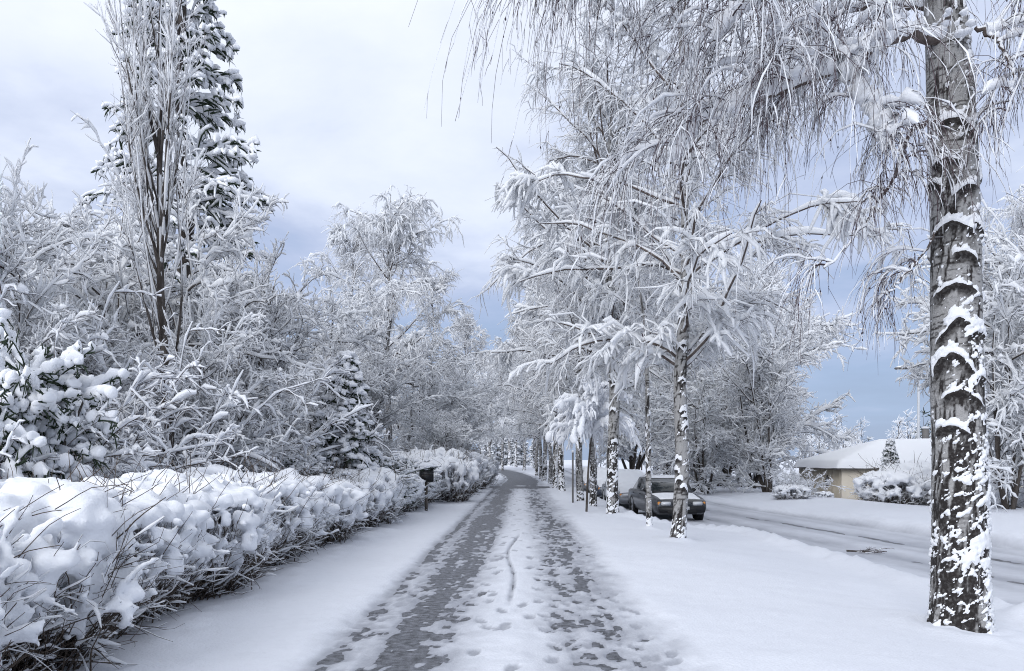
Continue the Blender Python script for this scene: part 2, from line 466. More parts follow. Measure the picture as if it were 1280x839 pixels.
    slush = np.maximum(slush * (1 - onr), onr * np.clip(0.34 + 0.42 * st + 0.35 * nL + 0.25 * n25, 0, 1))
    # ploughed ridge along the verge
    br = np.exp(-((X - (rl - 0.05 + rj)) / 0.24) ** 2) * (0.3 + 1.0 * fbm(X * 4, Y * 3, 81, 4)) * (Y < 120)
    surf += 0.17 * br
    br2 = np.exp(-((X - (rr + 0.35 + rj)) / 0.4) ** 2) * (0.3 + 1.2 * fbm(X * 3, Y * 2, 82, 4)) * (Y < 120)
    surf += 0.14 * br2
    # banked snow at the foot of the hedge
    hb = np.exp(-((X + 3.15) / 0.5) ** 2) * (Y < 46)
    surf += hb * (0.05 + 0.10 * (fbm(X * 2.5, Y * 2.5, 91, 4) - 0.4))
    # hollows and mounds at the trunks
    for (tx, ty, rr_) in TREE_FEET:
        d2 = ((X - tx) ** 2 + (Y - ty) ** 2) / rr_ ** 2
        surf += (0.06 + 0.12 * (fbm(X * 4, Y * 4, 111, 3) - 0.3)) * np.exp(-d2 / 4.5) - 0.03 * np.exp(-((d2 - 1.3) / 0.5) ** 2)
    # rolling land far out
    surf += 6.0 * (fbm(X / 300, Y / 300, 101, 3) - 0.4) * sstep(250, 900, np.hypot(X, Y))
    V = np.stack([X, Y, surf], -1).reshape(-1, 3)
    ny, nx = X.shape
    I = np.arange(ny * nx).reshape(ny, nx)
    Q = np.stack([I[:-1, :-1], I[:-1, 1:], I[1:, 1:], I[1:, :-1]], -1).reshape(-1, 4)
    mb = MB(); mb.add(V, Q)
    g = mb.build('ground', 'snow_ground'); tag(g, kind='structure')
    a = g.data.attributes.new('slush', 'FLOAT', 'POINT'); a.data.foreach_set('value', slush.ravel().astype(np.float32))
    # asphalt below
    yy = np.concatenate([np.arange(-10, 60, 0.5), np.arange(60, 130, 1.5)])
    c = pc(yy); zf = far_rise(yy)
    Vp = np.stack([np.stack([c - 1.9, yy, zf], -1), np.stack([c + 1.9, yy, zf], -1)], 1).reshape(-1, 3)
    k = np.arange(len(yy) - 1) * 2
    mp_ = MB(); mp_.add(Vp, np.stack([k, k + 1, k + 3, k + 2], -1)); tag(mp_.build('footpath', 'asphalt'), kind='structure')
    yy = np.arange(-30, 300, 1.0); zf = far_rise(yy)
    Vp = np.stack([np.stack([road_l(yy) + 0.15, yy, zf - 0.215], -1), np.stack([road_r(yy) + 0.0, yy, zf - 0.215], -1)], 1).reshape(-1, 3)
    k = np.arange(len(yy) - 1) * 2
    mp_ = MB(); mp_.add(Vp, np.stack([k, k + 1, k + 3, k + 2], -1)); tag(mp_.build('road', 'road_asphalt'), kind='structure')
    mp_ = MB(); mp_.add([(-20, 44.9, -0.028), (3.4, 44.9, -0.028), (3.4, 49.6, -0.028), (-20, 49.6, -0.028)], [(0, 1, 2, 3)])
    tag(mp_.build('side_street', 'road_asphalt'), kind='structure')

# ------------------------------------------------------------------ birch
def bark_trunk(name, parent, path, rad, nth, nzs, seed, face=-PI / 2, scars=(), dark_to=3.0, ztop_fine=None, snowy=1.0, disp=1.0):
    """bark surface and the snow stuck on it as two displaced skins"""
    path = np.asarray(path, float)
    L_ = np.concatenate([[0], np.cumsum(np.linalg.norm(np.diff(path, axis=0), axis=1))])
    s = np.linspace(0, L_[-1], nzs) if ztop_fine is None else np.concatenate([np.linspace(0, ztop_fine, nzs), np.linspace(ztop_fine, L_[-1], 30)[1:]])
    C = np.stack([np.interp(s, L_, path[:, i]) for i in range(3)], -1)
    R = np.interp(s, L_, rad)
    th = np.linspace(0, 2 * PI, nth, endpoint=False)
    TH, S = np.meshgrid(th, s); Rg = R[:, None] + 0 * TH
    cx, cy = np.cos(TH), np.sin(TH)
    def n3(fx, fz, sd, o=4, rough=0.5):          # seamless round the trunk: noise on x/z blended with y/z
        return 0.5 * (fbm(cx * R[0] * fx + 5, S * fz + cy * R[0] * fx * 0.7, sd, o, rough) + fbm(cy * R[0] * fx + 31, S * fz - cx * R[0] * fx * 0.6, sd + 50, o, rough))
    low = 1 - sstep(dark_to * 0.45, dark_to, S + 1.0 * (n3(3, 1.2, seed + 9) - 0.5))
    fis = n3(38, 8, seed + 1, 4, 0.6); fis2 = n3(14, 3.0, seed + 2, 3)
    dash = n3(7, 42, seed + 3, 3, 0.6)
    thr = 0.55 - 0.115 * low
    dark = sstep(thr - 0.03, thr + 0.05, 0.6 * fis + 0.4 * fis2)
    dark = np.maximum(dark, 0.9 * sstep(0.575, 0.63, dash) * (1 - 0.5 * low))
    d = 0.012 * (fis - 0.5) * low * 2.2 - 0.012 * dark * low + 0.004 * (dash - 0.5) + 0.02 * (n3(4, 1.5, seed + 4, 2) - 0.5)
    snow = np.zeros_like(S)
    dth = (TH - face + PI) % (2 * PI) - PI
    wob = n3(9, 9, seed + 14, 3) - 0.5; wob2 = n3(22, 22, seed + 15, 3) - 0.5
    for ns_, (tc_, zc, wd, ht) in enumerate(scars):
        q = (dth - tc_) * Rg / wd + 0.5 * wob     # across the scar, -1..1
        tilt_ = 0.05 * math.sin(ns_ * 4.7)
        arch = zc - ht * np.abs(q) ** 1.5 + tilt_ * q + 0.05 * wob + 0.03 * wob2
        fade = 1 - sstep(0.7, 1.15, np.abs(q))
        rel = S - arch
        under = sstep(-0.16 - ht * 0.5 + 0.1 * wob2, -0.05, rel) * (1 - sstep(0.0, 0.02, rel)) * fade
        dark = np.maximum(dark, under * sstep(0.30, 0.48, n3(26, 12, seed + 6) + 0.25 * np.exp(-(rel / 0.05) ** 2)))
        d = d + 0.028 * np.exp(-((rel + 0.025) / 0.035) ** 2) * fade - 0.012 * np.exp(-((rel + 0.09) / 0.04) ** 2) * fade
        amt = 0.15 + 0.75 * abs(math.sin(ns_ * 2.3 + 0.6))
        top = 0.022 + 0.05 * amt + 0.10 * wob + 0.12 * wob2
        ledge = sstep(-0.012, 0.010, rel) * (1 - sstep(top, top + 0.03, rel)) * fade * sstep(0.34, 0.46, n3(10, 14, seed + 40 + ns_ % 3) + 0.1 * amt)
        snow = np.maximum(snow, ledge * (0.8 + 1.2 * wob2 + 0.5 * amt))
    # snow blown on: more on the wind side, clumps on the rough low bark
    side = 0.5 + 0.5 * np.cos(TH - math.atan2(WIND[1], WIND[0]) - 0.35)
    sp = 0.40 * n3(34, 38, seed + 21, 3, 0.6) + 0.42 * n3(12, 14, seed + 22, 3) + 0.18 * n3(3, 2, seed + 23, 2)
    t2 = 0.572 - 0.085 * low - 0.07 * (side - 0.35) * snowy
    stuck = sstep(t2, t2 + 0.10, sp)
    snow = np.maximum(snow, stuck * snowy)
    foot = 1 - sstep(0.05, 0.35, S + 0.2 * (n3(6, 5, seed + 30) - 0.5))
    snow = np.maximum(snow, foot * stuck)
    d *= disp
    Rb = Rg + d + 0.10 * np.exp(-S / 0.18) * R[0] * 2
    Rs = Rb + np.where(snow > 0.02, snow * (0.024 * disp + 0.003), 0) - 0.005 * disp - 0.001
    ny, nx = S.shape
    I = np.arange(ny * nx).reshape(ny, nx); J = np.roll(I, -1, axis=1)
    Q = np.stack([I[:-1], J[:-1], J[1:], I[1:]], -1).reshape(-1, 4)
    def skin(RR): return np.stack([C[:, None, 0] + RR * cx, C[:, None, 1] + RR * cy, C[:, None, 2] + 0 * RR], -1).reshape(-1, 3)
    mb = MB(); mb.add(skin(Rb), Q)
    o = mb.build('trunk', 'birch_bark', parent)
    a = o.data.attributes.new('bark', 'FLOAT', 'POINT'); a.data.foreach_set('value', np.clip(dark, 0, 1).ravel().astype(np.float32))
    keep = (snow.ravel() > 0.02)[Q].any(axis=1)
    Qk = Q[keep]; u, inv = np.unique(Qk, return_inverse=True)
    mb = MB(); mb.add(skin(Rs)[u], inv.reshape(-1, 4))
    tag(mb.build('trunk_snow', 'snow', o), kind='stuff')
    return o
def catmull(pts, n):
    pts = np.asarray(pts, float); k = len(pts)
    p = np.vstack([2 * pts[0] - pts[1], pts, 2 * pts[-1] - pts[-2]])
    t = np.linspace(0, k - 1 - 1e-6, n); i = t.astype(int); f = (t - i)[:, None]
    a, b, c, d = p[i], p[i + 1], p[i + 2], p[i + 3]
    return 0.5 * ((2 * b) + (c - a) * f + (2 * a - 5 * b + 4 * c - d) * f * f + (-a + 3 * b - 3 * c + d) * f ** 3)

def hero_birch():
    rng = np.random.default_rng(77)
    bx, by = HERO
    bz = gz(bx, by) - 0.12
    t = empty('birch_tree', 'thick old birch trunk with chevron bark and a long snowy limb over the verge', 'tree', (bx, by, bz))
    base = np.array((bx, by, bz))
    tp = np.array([(0, 0, 0), (0.0, 0, 1.5), (-0.02, 0.02, 3.0), (-0.05, 0.0, 4.6), (-0.09, 0.05, 6.2), (-0.2, 0.1, 8.2), (-0.1, 0.3, 10.5), (0.1, 0.3, 13.0)])
    tp = catmull(tp, 40)
    rad = np.interp(tp[:, 2], [0, 0.4, 1.5, 3.5, 6, 9, 13], [0.305, 0.285, 0.265, 0.245, 0.225, 0.12, 0.02])
    face = math.atan2(-by, -bx)
    scars = [(-0.25, 2.30, 0.18, 0.10), (0.25, 2.66, 0.22, 0.14), (-0.18, 3.06, 0.24, 0.26), (0.05, 3.42, 0.22, 0.24), (0.0, 3.78, 0.25, 0.13),
             (0.4, 4.10, 0.13, 0.06), (-0.1, 4.42, 0.24, 0.16), (0.45, 4.78, 0.13, 0.05), (-0.3, 5.10, 0.15, 0.06), (0.2, 5.5, 0.2, 0.10), (0.9, 3.3, 0.14, 0.1), (0.9, 2.8, 0.12, 0.08), (-1.0, 4.9, 0.14, 0.1), (1.0, 4.4, 0.13, 0.09), (2.6, 3.5, 0.2, 0.15), (-2.2, 4.2, 0.2, 0.15), (2.2, 5.0, 0.2, 0.15)]
    bark_trunk('trunk', t, tp, rad, 140, 520, 5, face, scars, 3.4, 6.7)
    D = by
    def px(*pts): return np.array([P3(a, b, c + 0.41) for a, b, c in pts]) - base
    specs = [
        (px((1178, 60, 7.68), (1140, 42, 7.5), (1080, 66, 7.3), (1010, 102, 7.2), (930, 130, 7.2), (872, 156, 7.3), (838, 205, 7.35)), 0.055, 0.014, 0.085),
        (px((1050, 70, 7.25), (1060, 92, 7.15), (1077, 128, 7.1), (1096, 160, 7.05), (1104, 190, 7.05)), 0.016, 0.005, 0.15),
        (px((1170, 150, 7.65), (1140, 165, 7.45), (1120, 215, 7.3), (1092, 265, 7.2), (1060, 305, 7.15), (1030, 338, 7.1)), 0.024, 0.006, 0.016),
        (px((1170, 290, 7.6), (1152, 322, 7.4), (1122, 352, 7.3), (1106, 378, 7.3)), 0.014, 0.004, 0.01),
        (px((1220, 35, 7.6), (1248, 52, 7.5), (1266, 92, 7.4), (1263, 140, 7.4)), 0.022, 0.006, 0.025),
        (px((1190, -60, 7.7), (1060, -130, 7.4), (900, -150, 7.0), (820, -120, 6.7), (750, -75, 6.6), (708, -15, 6.6)), 0.06, 0.008, 0.05),
        (px((1185, -20, 7.7), (1100, -35, 7.4), (1000, -18, 7.1), (930, 12, 6.9), (892, 48, 6.9)), 0.045, 0.009, 0.075),
        (px((1220, -70, 7.7), (1290, -60, 7.4), (1345, 10, 7.2), (1360, 120, 7.2)), 0.04, 0.008, 0.05),
        (px((1190, -120, 7.8), (1090, -170, 8.6), (970, -160, 9.4), (850, -110, 10.0), (790, -40, 10.3)), 0.05, 0.008, 0.05),
        (px((1205, -130, 7.7), (1270, -170, 8.6), (1380, -130, 9.4), (1450, -20, 9.8)), 0.05, 0.008, 0.05),
        (px((1175, 10, 7.7), (1110, 8, 8.2), (1040, 22, 8.8), (985, 60, 9.2)), 0.035, 0.008, 0.05),
        (px((1185, -200, 7.8), (1080, -300, 7.0), (960, -330, 6.2), (860, -250, 5.6), (800, -120, 5.4)), 0.05, 0.008, 0.04),
        (px((1195, -260, 7.8), (1230, -380, 8.8), (1200, -450, 10.4), (1120, -430, 12), (1080, -330, 12.8)), 0.05, 0.008, 0.05),
        (px((1195, -320, 7.8), (1100, -460, 8.0), (980, -520, 8.2), (860, -470, 8.4)), 0.05, 0.008, 0.05),
        (px((1200, -360, 7.8), (1300, -500, 7.6), (1420, -540, 7.6), (1520, -430, 7.6)), 0.05, 0.008, 0.05),
    ]
    P = 26
    limbs = np.stack([catmull(s[0], P) for s in specs])
    limbs[:, 1:] += rng.normal(0, 0.012, limbs[:, 1:].shape)
    for i, (pp, r0, r1, sn) in enumerate(specs):
        mb = MB(); tubes(mb, limbs[i:i + 1], np.linspace(r0, r1, P)[None] * rng.uniform(0.85, 1.15, (1, P)), 8)
        b = mb.build('branch', 'birch_wood', t)
        mb = MB()
        w = np.linspace(r0, r1, P)
        fine = catmull(limbs[i], 64)
        snow_on(mb, fine[None], np.array([sn]), rng, 8, 0.25, 0.0, 0.30, 0, 0.75)
        mb.build('branch_snow', 'snow', b)
    # side shoots, then hanging twigs
    hang_w = np.array([1.5, 0.5, 0.5, 0.25, 0.5, 2.6, 1.2, 1.0, 1.2, 0.8, 0.8, 0.8, 0.7, 0.7, 0.6])
    P2, R2, I2 = [], [], []
    for i in range(len(specs)):
        k = int(15 * hang_w[i]) + 2
        idx, tt, o, d = branch(limbs[i:i + 1], rng, k, 0.12, 1.0, 0.8, 0.25, 0.35)
        d[:, 2] = np.abs(d[:, 2]) * 0.4
        thin = specs[i][1] < 0.03
        ln = rng.uniform(0.25, 0.6, k) if thin or i == 5 else rng.uniform(0.45, 1.15, k)
        P2.append(grow(o, d, ln, 9, rng, -0.22, 0.13)); I2 += [i] * k
    P2 = np.concatenate(P2); I2 = np.array(I2)
    n2 = len(P2)
    mbw, mbs = MB(), MB()
    r2 = np.linspace(1, 0.35, 9)[None] * rng.uniform(0.006, 0.012, (n2, 1))
    tubes(mbw, P2, r2, 5)
    big = rng.random(n2) < 0.45
    snow_on(mbs, P2, np.where(big, rng.uniform(0.028, 0.055, n2), rng.uniform(0.008, 0.02, n2)) * np.where(np.isin(I2, [2, 3]), 0.35, 1), rng, 6, 0.3, 0.0, 0.35, 0, 0.7)
    src = np.concatenate([P2])
    idx, tt, o, d = branch(src, rng, 16, 0.15, 1.0, 0.7, 0.3, 0.3)
    n3_ = len(o)
    ln = rng.gamma(3.0, 0.30, n3_).clip(0.2, 2.4) * np.where(np.isin(I2[idx], [1, 2, 3, 4]), 0.55, 1.0)
    P3_ = grow(o, d, ln, 7, rng, -0.75, 0.10, 0.6)
    keep = P3_[:, -1, 2] > 2.1 + 0.9 * rng.random(n3_)
    P3_, I3 = P3_[keep], I2[idx][keep]; n3_ = len(P3_)
    tubes(mbw, P3_, np.linspace(1, 0.45, 7)[None] * rng.uniform(0.0024, 0.0046, (n3_, 1)), 3)
    snow_on(mbs, P3_, rng.uniform(0.003, 0.009, n3_) * np.where(rng.random(n3_) < 0.25, 2.0, 1), rng, 3, 0.30, 0.0, 0.6, 0.35, 0.7)
    idx, tt, o, d = branch(P3_, rng, 2, 0.3, 1.0, 0.5, 0.2)
    P4 = grow(o, d, rng.uniform(0.08, 0.40, len(o)), 4, rng, -0.5, 0.1)
    tubes(mbw, P4, np.linspace(1, 0.5, 4)[None] * rng.uniform(0.0018, 0.003, (len(o), 1)), 3)
    sel = rng.random(len(P4)) < 0.35
    snow_on(mbs, P4[sel], rng.uniform(0.004, 0.009, sel.sum()), rng, 3, 0.4, 0.0, 0.5)
    tag(mbw.build('twigs', 'twig', t), kind='stuff')
    # heavy pads lying in the forks
    cen, rr = [], []
    for (a, b, c, rx) in ((1056, 74, 7.25, 0.15), (1052, 64, 7.25, 0.12), (985, 92, 7.2, 0.13), (905, 128, 7.2, 0.13), (965, 28, 7.0, 0.13), (1010, 70, 7.2, 0.14), (865, 160, 7.3, 0.10), (940, 105, 7.1, 0.1), (1120, 20, 7.5, 0.12), (1000, -5, 7.1, 0.15), (1095, 50, 7.3, 0.13), (1205, 40, 7.4, 0.09), (1185, 22, 7.4, 0.1)):
        p = P3(a, b, c + 0.41) - base
        for q in range(5):
            cen.append(p + rng.normal(0, rx * 0.55, 3)); rr.append(np.array((1, 0.9, 0.6)) * rx * rng.uniform(0.3, 0.7))
    blobs(mbs, cen, rr, rng, ICO2, 0.35)
    tag(mbs.build('snow', 'snow', t), kind='stuff')
    # seed catkins and shrivelled leaves left on the twigs
    mb = MB()
    k = 2600
    i = rng.integers(0, n3_, k); o, T = sample(P3_, i, rng.uniform(0.3, 1.0, k))
    hl = rng.uniform(0.006, 0.016, k)
    blobs(mb, o + np.array([0, 0, -0.01]), np.stack([hl * 0.45, hl * 0.45, hl], -1), rng, ICO1, 0.2)
    tag(mb.build('catkins', 'seed', t), kind='stuff')
    return t

def make_birch(H, R0, seed, nl=30, weep=1.0, dark_to=2.2, low=0.24, bare=False, wide=1.0, fine=1.0):
    """middle-distance weeping birch"""
    rng = np.random.default_rng(seed)
    t = empty('birch_tree', None, 'tree')
    k = 9
    tp = np.zeros((k, 3)); tp[:, 2] = np.linspace(0, H, k); tp[1:, :2] = np.cumsum(rng.normal(0, 0.012 * H, (k - 1, 2)), axis=0) * np.linspace(0.3, 1, k - 1)[:, None]
    tp = catmull(tp, 40)
    rad = R0 * np.interp(tp[:, 2] / H, [0, 0.03, 0.3, 0.7, 1], [1.12, 1.0, 0.8, 0.38, 0.06])
    bark_trunk('trunk', t, tp, rad, 36, 240, seed, -PI / 2, [(rng.uniform(-2.5, 2.5), z, R0 * 0.6, R0 * 0.5) for z in rng.uniform(1.2, H * 0.6, 16)], dark_to, H * 0.55, 0.9, 0.6)
    # limbs
    tt = np.sort(rng.uniform(low, 0.97, nl)); o, T = sample(np.repeat(tp[None], nl, 0), np.arange(nl), tt)
    az = np.arange(nl) * 2.4 + rng.normal(0, 0.4, nl)
    el = np.interp(tt, [0.2, 0.6, 1], [0.55, 0.8, 1.15]) + rng.normal(0, 0.12, nl)
    d = np.stack([np.cos(az) * np.cos(el), np.sin(az) * np.cos(el), np.sin(el)], -1)
    ln = H * np.interp(tt, [low, 0.45, 0.75, 1.0], [0.25, 0.33, 0.26, 0.12]) * rng.uniform(0.75, 1.15, nl) * wide
    P1 = grow(o, d, ln, 12, rng, -0.14 * weep, 0.12, 1.4)
    mbl, mbw, mbs = MB(), MB(), MB()
    tubes(mbl, P1, np.linspace(1, 0.25, 12)[None] * (R0 * 0.24 * (1.1 - 0.6 * tt))[:, None], 5)
    snow_on(mbs, P1, rng.uniform(0.032, 0.055, nl), rng, 5, 0.25, R0 * 0.08, 0.35, 0, 0.85)
    idx, t2, o, d = branch(P1, rng, 12, 0.08, 1.0, 0.75, 0.25, 0.3)
    l2 = rng.uniform(0.4, 1.25, len(o)) * (H / 13) * (1.15 - 0.4 * t2)
    P2 = grow(o, d, l2, 7, rng, -0.25 * weep, 0.20)
    tubes(mbl, P2, np.linspace(1, 0.4, 7)[None] * rng.uniform(0.006, 0.011, (len(o), 1)), 3)
    clump = fbm(P2[:, 4, 0] * 0.9 + P2[:, 4, 2] * 0.5, P2[:, 4, 1] * 0.9 - P2[:, 4, 2] * 0.6, seed, 2)
    heavy = sstep(0.45, 0.65, clump)
    snow_on(mbs, P2, rng.uniform(0.021, 0.041, len(o)) * (0.7 + 1.1 * heavy), rng, 4, 0.3, 0.004, 0.4, 0, 0.9)
    kk = int(17 * fine)
    idx, t3, o, d = branch(P2, rng, kk, 0.1, 1.0, 0.8, 0.3, 0.25)
    l3 = rng.gamma(3, 0.135, len(o)).clip(0.1, 1.2) * (H / 13) ** 0.5 * (0.6 + 0.4 * weep)
    P3_ = grow(o, d, l3, 3, rng, -1.0 * weep, 0.26, 0.6)
    keep = P3_[:, -1, 2] > H * 0.20 + rng.random(len(o)) * 0.8
    P3_ = P3_[keep]; hv = heavy[idx][keep]; n3_ = len(P3_)
    tubes(mbw, P3_, np.linspace(1, 0.5, 3)[None] * rng.uniform(0.002, 0.0036, (n3_, 1)), 3)
    snow_on(mbs, P3_, rng.uniform(0.012, 0.024, n3_) * (0.85 + 1.5 * hv), rng, 3, 0.7, 0.001, 0.5, 0.10, 0.75, 0.5)
    tag(mbl.build('branches', 'birch_wood', t), kind='stuff')
    tag(mbw.build('twigs', 'twig', t), kind='stuff')
    tag(mbs.build('snow', 'snow_twig', t), kind='stuff')
    return t

def make_round_tree(H, Rc, seed, n1=22, stems=5, up=0.06, k2=12, k3=11, snow=1.0, low=0.1, droop=0.0, ang=0.65):
    """broad bushy tree, every shoot loaded with snow"""
    rng = np.random.default_rng(seed)
    t = empty('bushy_tree', None, 'tree')
    mbt, mbl, mbw, mbs = MB(), MB(), MB(), MB()
    az = np.arange(stems) * 6.28 / stems + rng.normal(0, 0.3, stems)
    lean = rng.uniform(0.1, 0.35, stems)
    d = np.stack([np.cos(az) * lean, np.sin(az) * lean, np.ones(stems)], -1)
    o = np.stack([np.cos(az) * 0.08, np.sin(az) * 0.08, np.zeros(stems) - 0.1], -1)
    P0 = grow(o, d, np.full(stems, H * 0.85) * rng.uniform(0.8, 1.1, stems), 12, rng, 0.03, 0.06)
    tubes(mbt, P0, np.linspace(1, 0.2, 12)[None] * (0.012 * H) * rng.uniform(0.7, 1.2, (stems, 1)), 7)
    snow_on(mbs, P0, np.full(stems, 0.035), rng, 5, 0.5, 0.012 * H * 0.4, 0.3)
    idx, tt, o, d = branch(P0, rng, n1, low, 1.0, ang + 0.15, 0.2)
    prof = np.sin(np.clip((o[:, 2] / H) * 0.9 + 0.12, 0.05, 1) * PI) ** 0.6
    P1 = grow(o, d, Rc * 0.85 * prof * rng.uniform(0.6, 1.1, len(o)), 9, rng, up - droop, 0.17)
    tubes(mbl, P1, np.linspace(1, 0.3, 9)[None] * rng.uniform(0.016, 0.03, (len(o), 1)), 4)
    snow_on(mbs, P1, rng.uniform(0.026, 0.046, len(o)) * snow, rng, 5, 0.35, 0.004, 0.4, 0, 0.9, 0.6)
    idx, tt, o, d = branch(P1, rng, k2, 0.15, 1.0, ang, 0.2, 0.2)
    P2 = grow(o, d, Rc * 0.25 * rng.uniform(0.4, 1.2, len(o)), 6, rng, up - droop * 1.2, 0.24)
    tubes(mbl, P2, np.linspace(1, 0.4, 6)[None] * rng.uniform(0.005, 0.010, (len(o), 1)), 3)
    snow_on(mbs, P2, rng.uniform(0.018, 0.040, len(o)) * snow, rng, 4, 0.4, 0.003, 0.5, 0.05, 0.95, 0.6)
    idx, tt, o, d = branch(P2, rng, k3, 0.15, 1.0, 0.7, 0.25, 0.2)
    P3_ = grow(o, d, Rc * 0.085 * rng.uniform(0.4, 1.4, len(o)), 3, rng, up - droop * 1.4, 0.34)
    tubes(mbw, P3_, np.linspace(1, 0.5, 3)[None] * rng.uniform(0.002, 0.0036, (len(o), 1)), 3)
    snow_on(mbs, P3_, rng.uniform(0.012, 0.028, len(o)) * snow, rng, 3, 0.65, 0.002, 0.5, 0.10, 0.85, 0.6)
    mbt.build('trunk', 'bark', t)
    tag(mbl.build('branches', 'bark', t), kind='stuff')
    tag(mbw.build('twigs', 'twig', t), kind='stuff')
    tag(mbs.build('snow', 'snow_twig', t), kind='stuff')
    return t

def make_spruce(H, Rb, seed, nb=150, power=0.8, k2=14, low=0.06, gaps=0.0, pad=1.0):
    rng = np.random.default_rng(seed)
    t = empty('spruce_tree', None, 'tree')
    tp = np.zeros((14, 3)); tp[:, 2] = np.linspace(-0.1, H, 14); tp[1:, :2] = rng.normal(0, 0.006 * H, (13, 2))
    mb = MB(); tubes(mb, tp[None], np.linspace(0.018 * H, 0.004 * H, 14)[None], 9); mb.build('trunk', 'bark', t)
    tt = low + (1 - low) * (np.arange(nb) + rng.random(nb)) / nb
    if gaps:
        tt = np.round(tt * H / gaps) * gaps / H + rng.normal(0, 0.012, nb); tt = tt.clip(low, 0.995)
    o, T = sample(np.repeat(tp[None], nb, 0), np.arange(nb), tt)
    az = np.arange(nb) * 2.399 + rng.normal(0, 0.35, nb)
    el = np.interp(tt, [0, 0.7, 1], [-0.05, 0.25, 0.8])
    d = np.stack([np.cos(az) * np.cos(el), np.sin(az) * np.cos(el), np.sin(el)], -1)
    ln = Rb * np.maximum(1 - tt, 0.03) ** power * rng.uniform(0.7, 1.15, nb) + 0.12
    P1 = grow(o, d, ln, 10, rng, -0.10, 0.05, 0.7)
    mbl, mbn, mbs = MB(), MB(), MB()
    tubes(mbl, P1, np.linspace(1, 0.3, 10)[None] * (0.006 + 0.006 * ln)[:, None], 4)
    idx, t2, o, d = branch(P1, rng, k2, 0.22, 1.0, 0.8, 0.2, 0.8)
    l2 = (0.34 * ln[idx] * (1.2 - t2) + 0.16) * rng.uniform(0.7, 1.2, len(o))
    P2 = grow(o, d, l2, 5, rng, -0.22, 0.08)
    nr = np.array([0.5, 1.0, 1.0, 0.8, 0.2])[None] * rng.uniform(0.022, 0.04, (len(o), 1)) * (0.6 + 0.02 * H)
    tubes(mbn, P2, nr * rng.uniform(0.7, 1.3, nr.shape), 4)
    # drooping needle fringe
    idx3, t3, o3, d3 = branch(P2, rng, 2, 0.1, 1.0, 0.9, 0.3)
    d3[:, 2] -= 0.5
    P3_ = grow(o3, d3, rng.uniform(0.1, 0.26, len(o3)) * (0.6 + 0.03 * H), 3, rng, -0.5, 0.15)
    tubes(mbn, P3_, np.array([1, 0.8, 0.15])[None] * rng.uniform(0.010, 0.02, (len(o3), 1)), 3)
    # snow: ropes on every spray plus pads
    sel = rng.random(len(P2)) < 0.85
    snow_on(mbs, P2[sel] + np.array([0, 0, 0.03]), rng.uniform(0.03, 0.065, sel.sum()) * (0.6 + 0.03 * H) * pad, rng, 4 if H > 8 else 5, 0.4, 0.0, 0.4, 0, 0.85, 0.5)
    snow_on(mbs, P1, (0.02 + 0.02 * ln.clip(0, 2)) * pad, rng, 5, 0.3, 0.01, 0.35)
    k = int(len(P2) * 0.6); i = rng.integers(0, len(P2), k); oo, _ = sample(P2, i, rng.uniform(0.3, 1.0, k))
    rr = rng.uniform(0.05, 0.13, k) * (0.55 + 0.03 * H) * pad
    blobs(mbs, oo + np.array([0, 0, 0.05]), np.stack([rr * 1.25, rr, rr * 0.6], -1), rng, ICO1 if H > 8 else ICO2, 0.4)
    tag(mbl.build('branches', 'bark', t), kind='stuff')
    tag(mbn.build('needles', 'needles', t), kind='stuff')
    tag(mbs.build('snow', 'snow', t), kind='stuff')
    return t

def make_upright_tree(H, seed, n0=7, n1=16, fan=0.22):
    """bare tree of steep, nearly parallel shoots"""
    rng = np.random.default_rng(seed)
    t = empty('bare_tree', None, 'tree')
    mbt, mbl, mbw, mbs = MB(), MB(), MB(), MB()
    tr = grow(np.array([[0, 0, -0.1]]), np.array([[0.02, 0, 1.0]]), np.array([H * 0.8]), 14, rng, 0.03, 0.03)
    tubes(mbt, tr, np.linspace(0.13, 0.02, 14)[None], 9)
    snow_on(mbs, tr, np.array([0.05]), rng, 6, 0.7, 0.05, 0.5)
    idx, tt, o, d = branch(tr, rng, n0 * 4, 0.22, 0.85, 0.42, 0.12)
    P1 = grow(o, d, H * (0.55 - 0.40 * tt) * rng.uniform(0.7, 1.15, len(o)), 14, rng, fan, 0.05, 0.5)
    tubes(mbl, P1, np.linspace(1, 0.2, 14)[None] * rng.uniform(0.02, 0.04, (len(o), 1)), 5)
    snow_on(mbs, P1, rng.uniform(0.014, 0.028, len(o)), rng, 5, 0.5, 0.012, 0.55, 0, 0.8)
    idx, tt, o, d = branch(P1, rng, 9, 0.15, 1.0, 0.45, 0.2)
    P2 = grow(o, d, rng.uniform(0.3, 0.95, len(o)), 7, rng, fan * 0.8, 0.08)
    tubes(mbl, P2, np.linspace(1, 0.35, 7)[None] * rng.uniform(0.006, 0.011, (len(o), 1)), 3)
    snow_on(mbs, P2, rng.uniform(0.008, 0.018, len(o)), rng, 4, 0.55, 0.004, 0.55, 0.15, 0.8)
    idx, tt, o, d = branch(P2, rng, 5, 0.2, 1.0, 0.6, 0.2)
    P3_ = grow(o, d, rng.uniform(0.15, 0.5, len(o)), 4, rng, fan * 0.5, 0.1)
    tubes(mbw, P3_, np.linspace(1, 0.5, 4)[None] * rng.uniform(0.003, 0.005, (len(o), 1)), 3)
    snow_on(mbs, P3_, rng.uniform(0.006, 0.014, len(o)), rng, 4, 0.6, 0.0, 0.4, 0.2)
    mbt.build('trunk', 'bark', t)
    tag(mbl.build('branches', 'bark', t), kind='stuff')
    tag(mbw.build('twigs', 'twig', t), kind='stuff')
    tag(mbs.build('snow', 'snow_twig', t), kind='stuff')
    return t

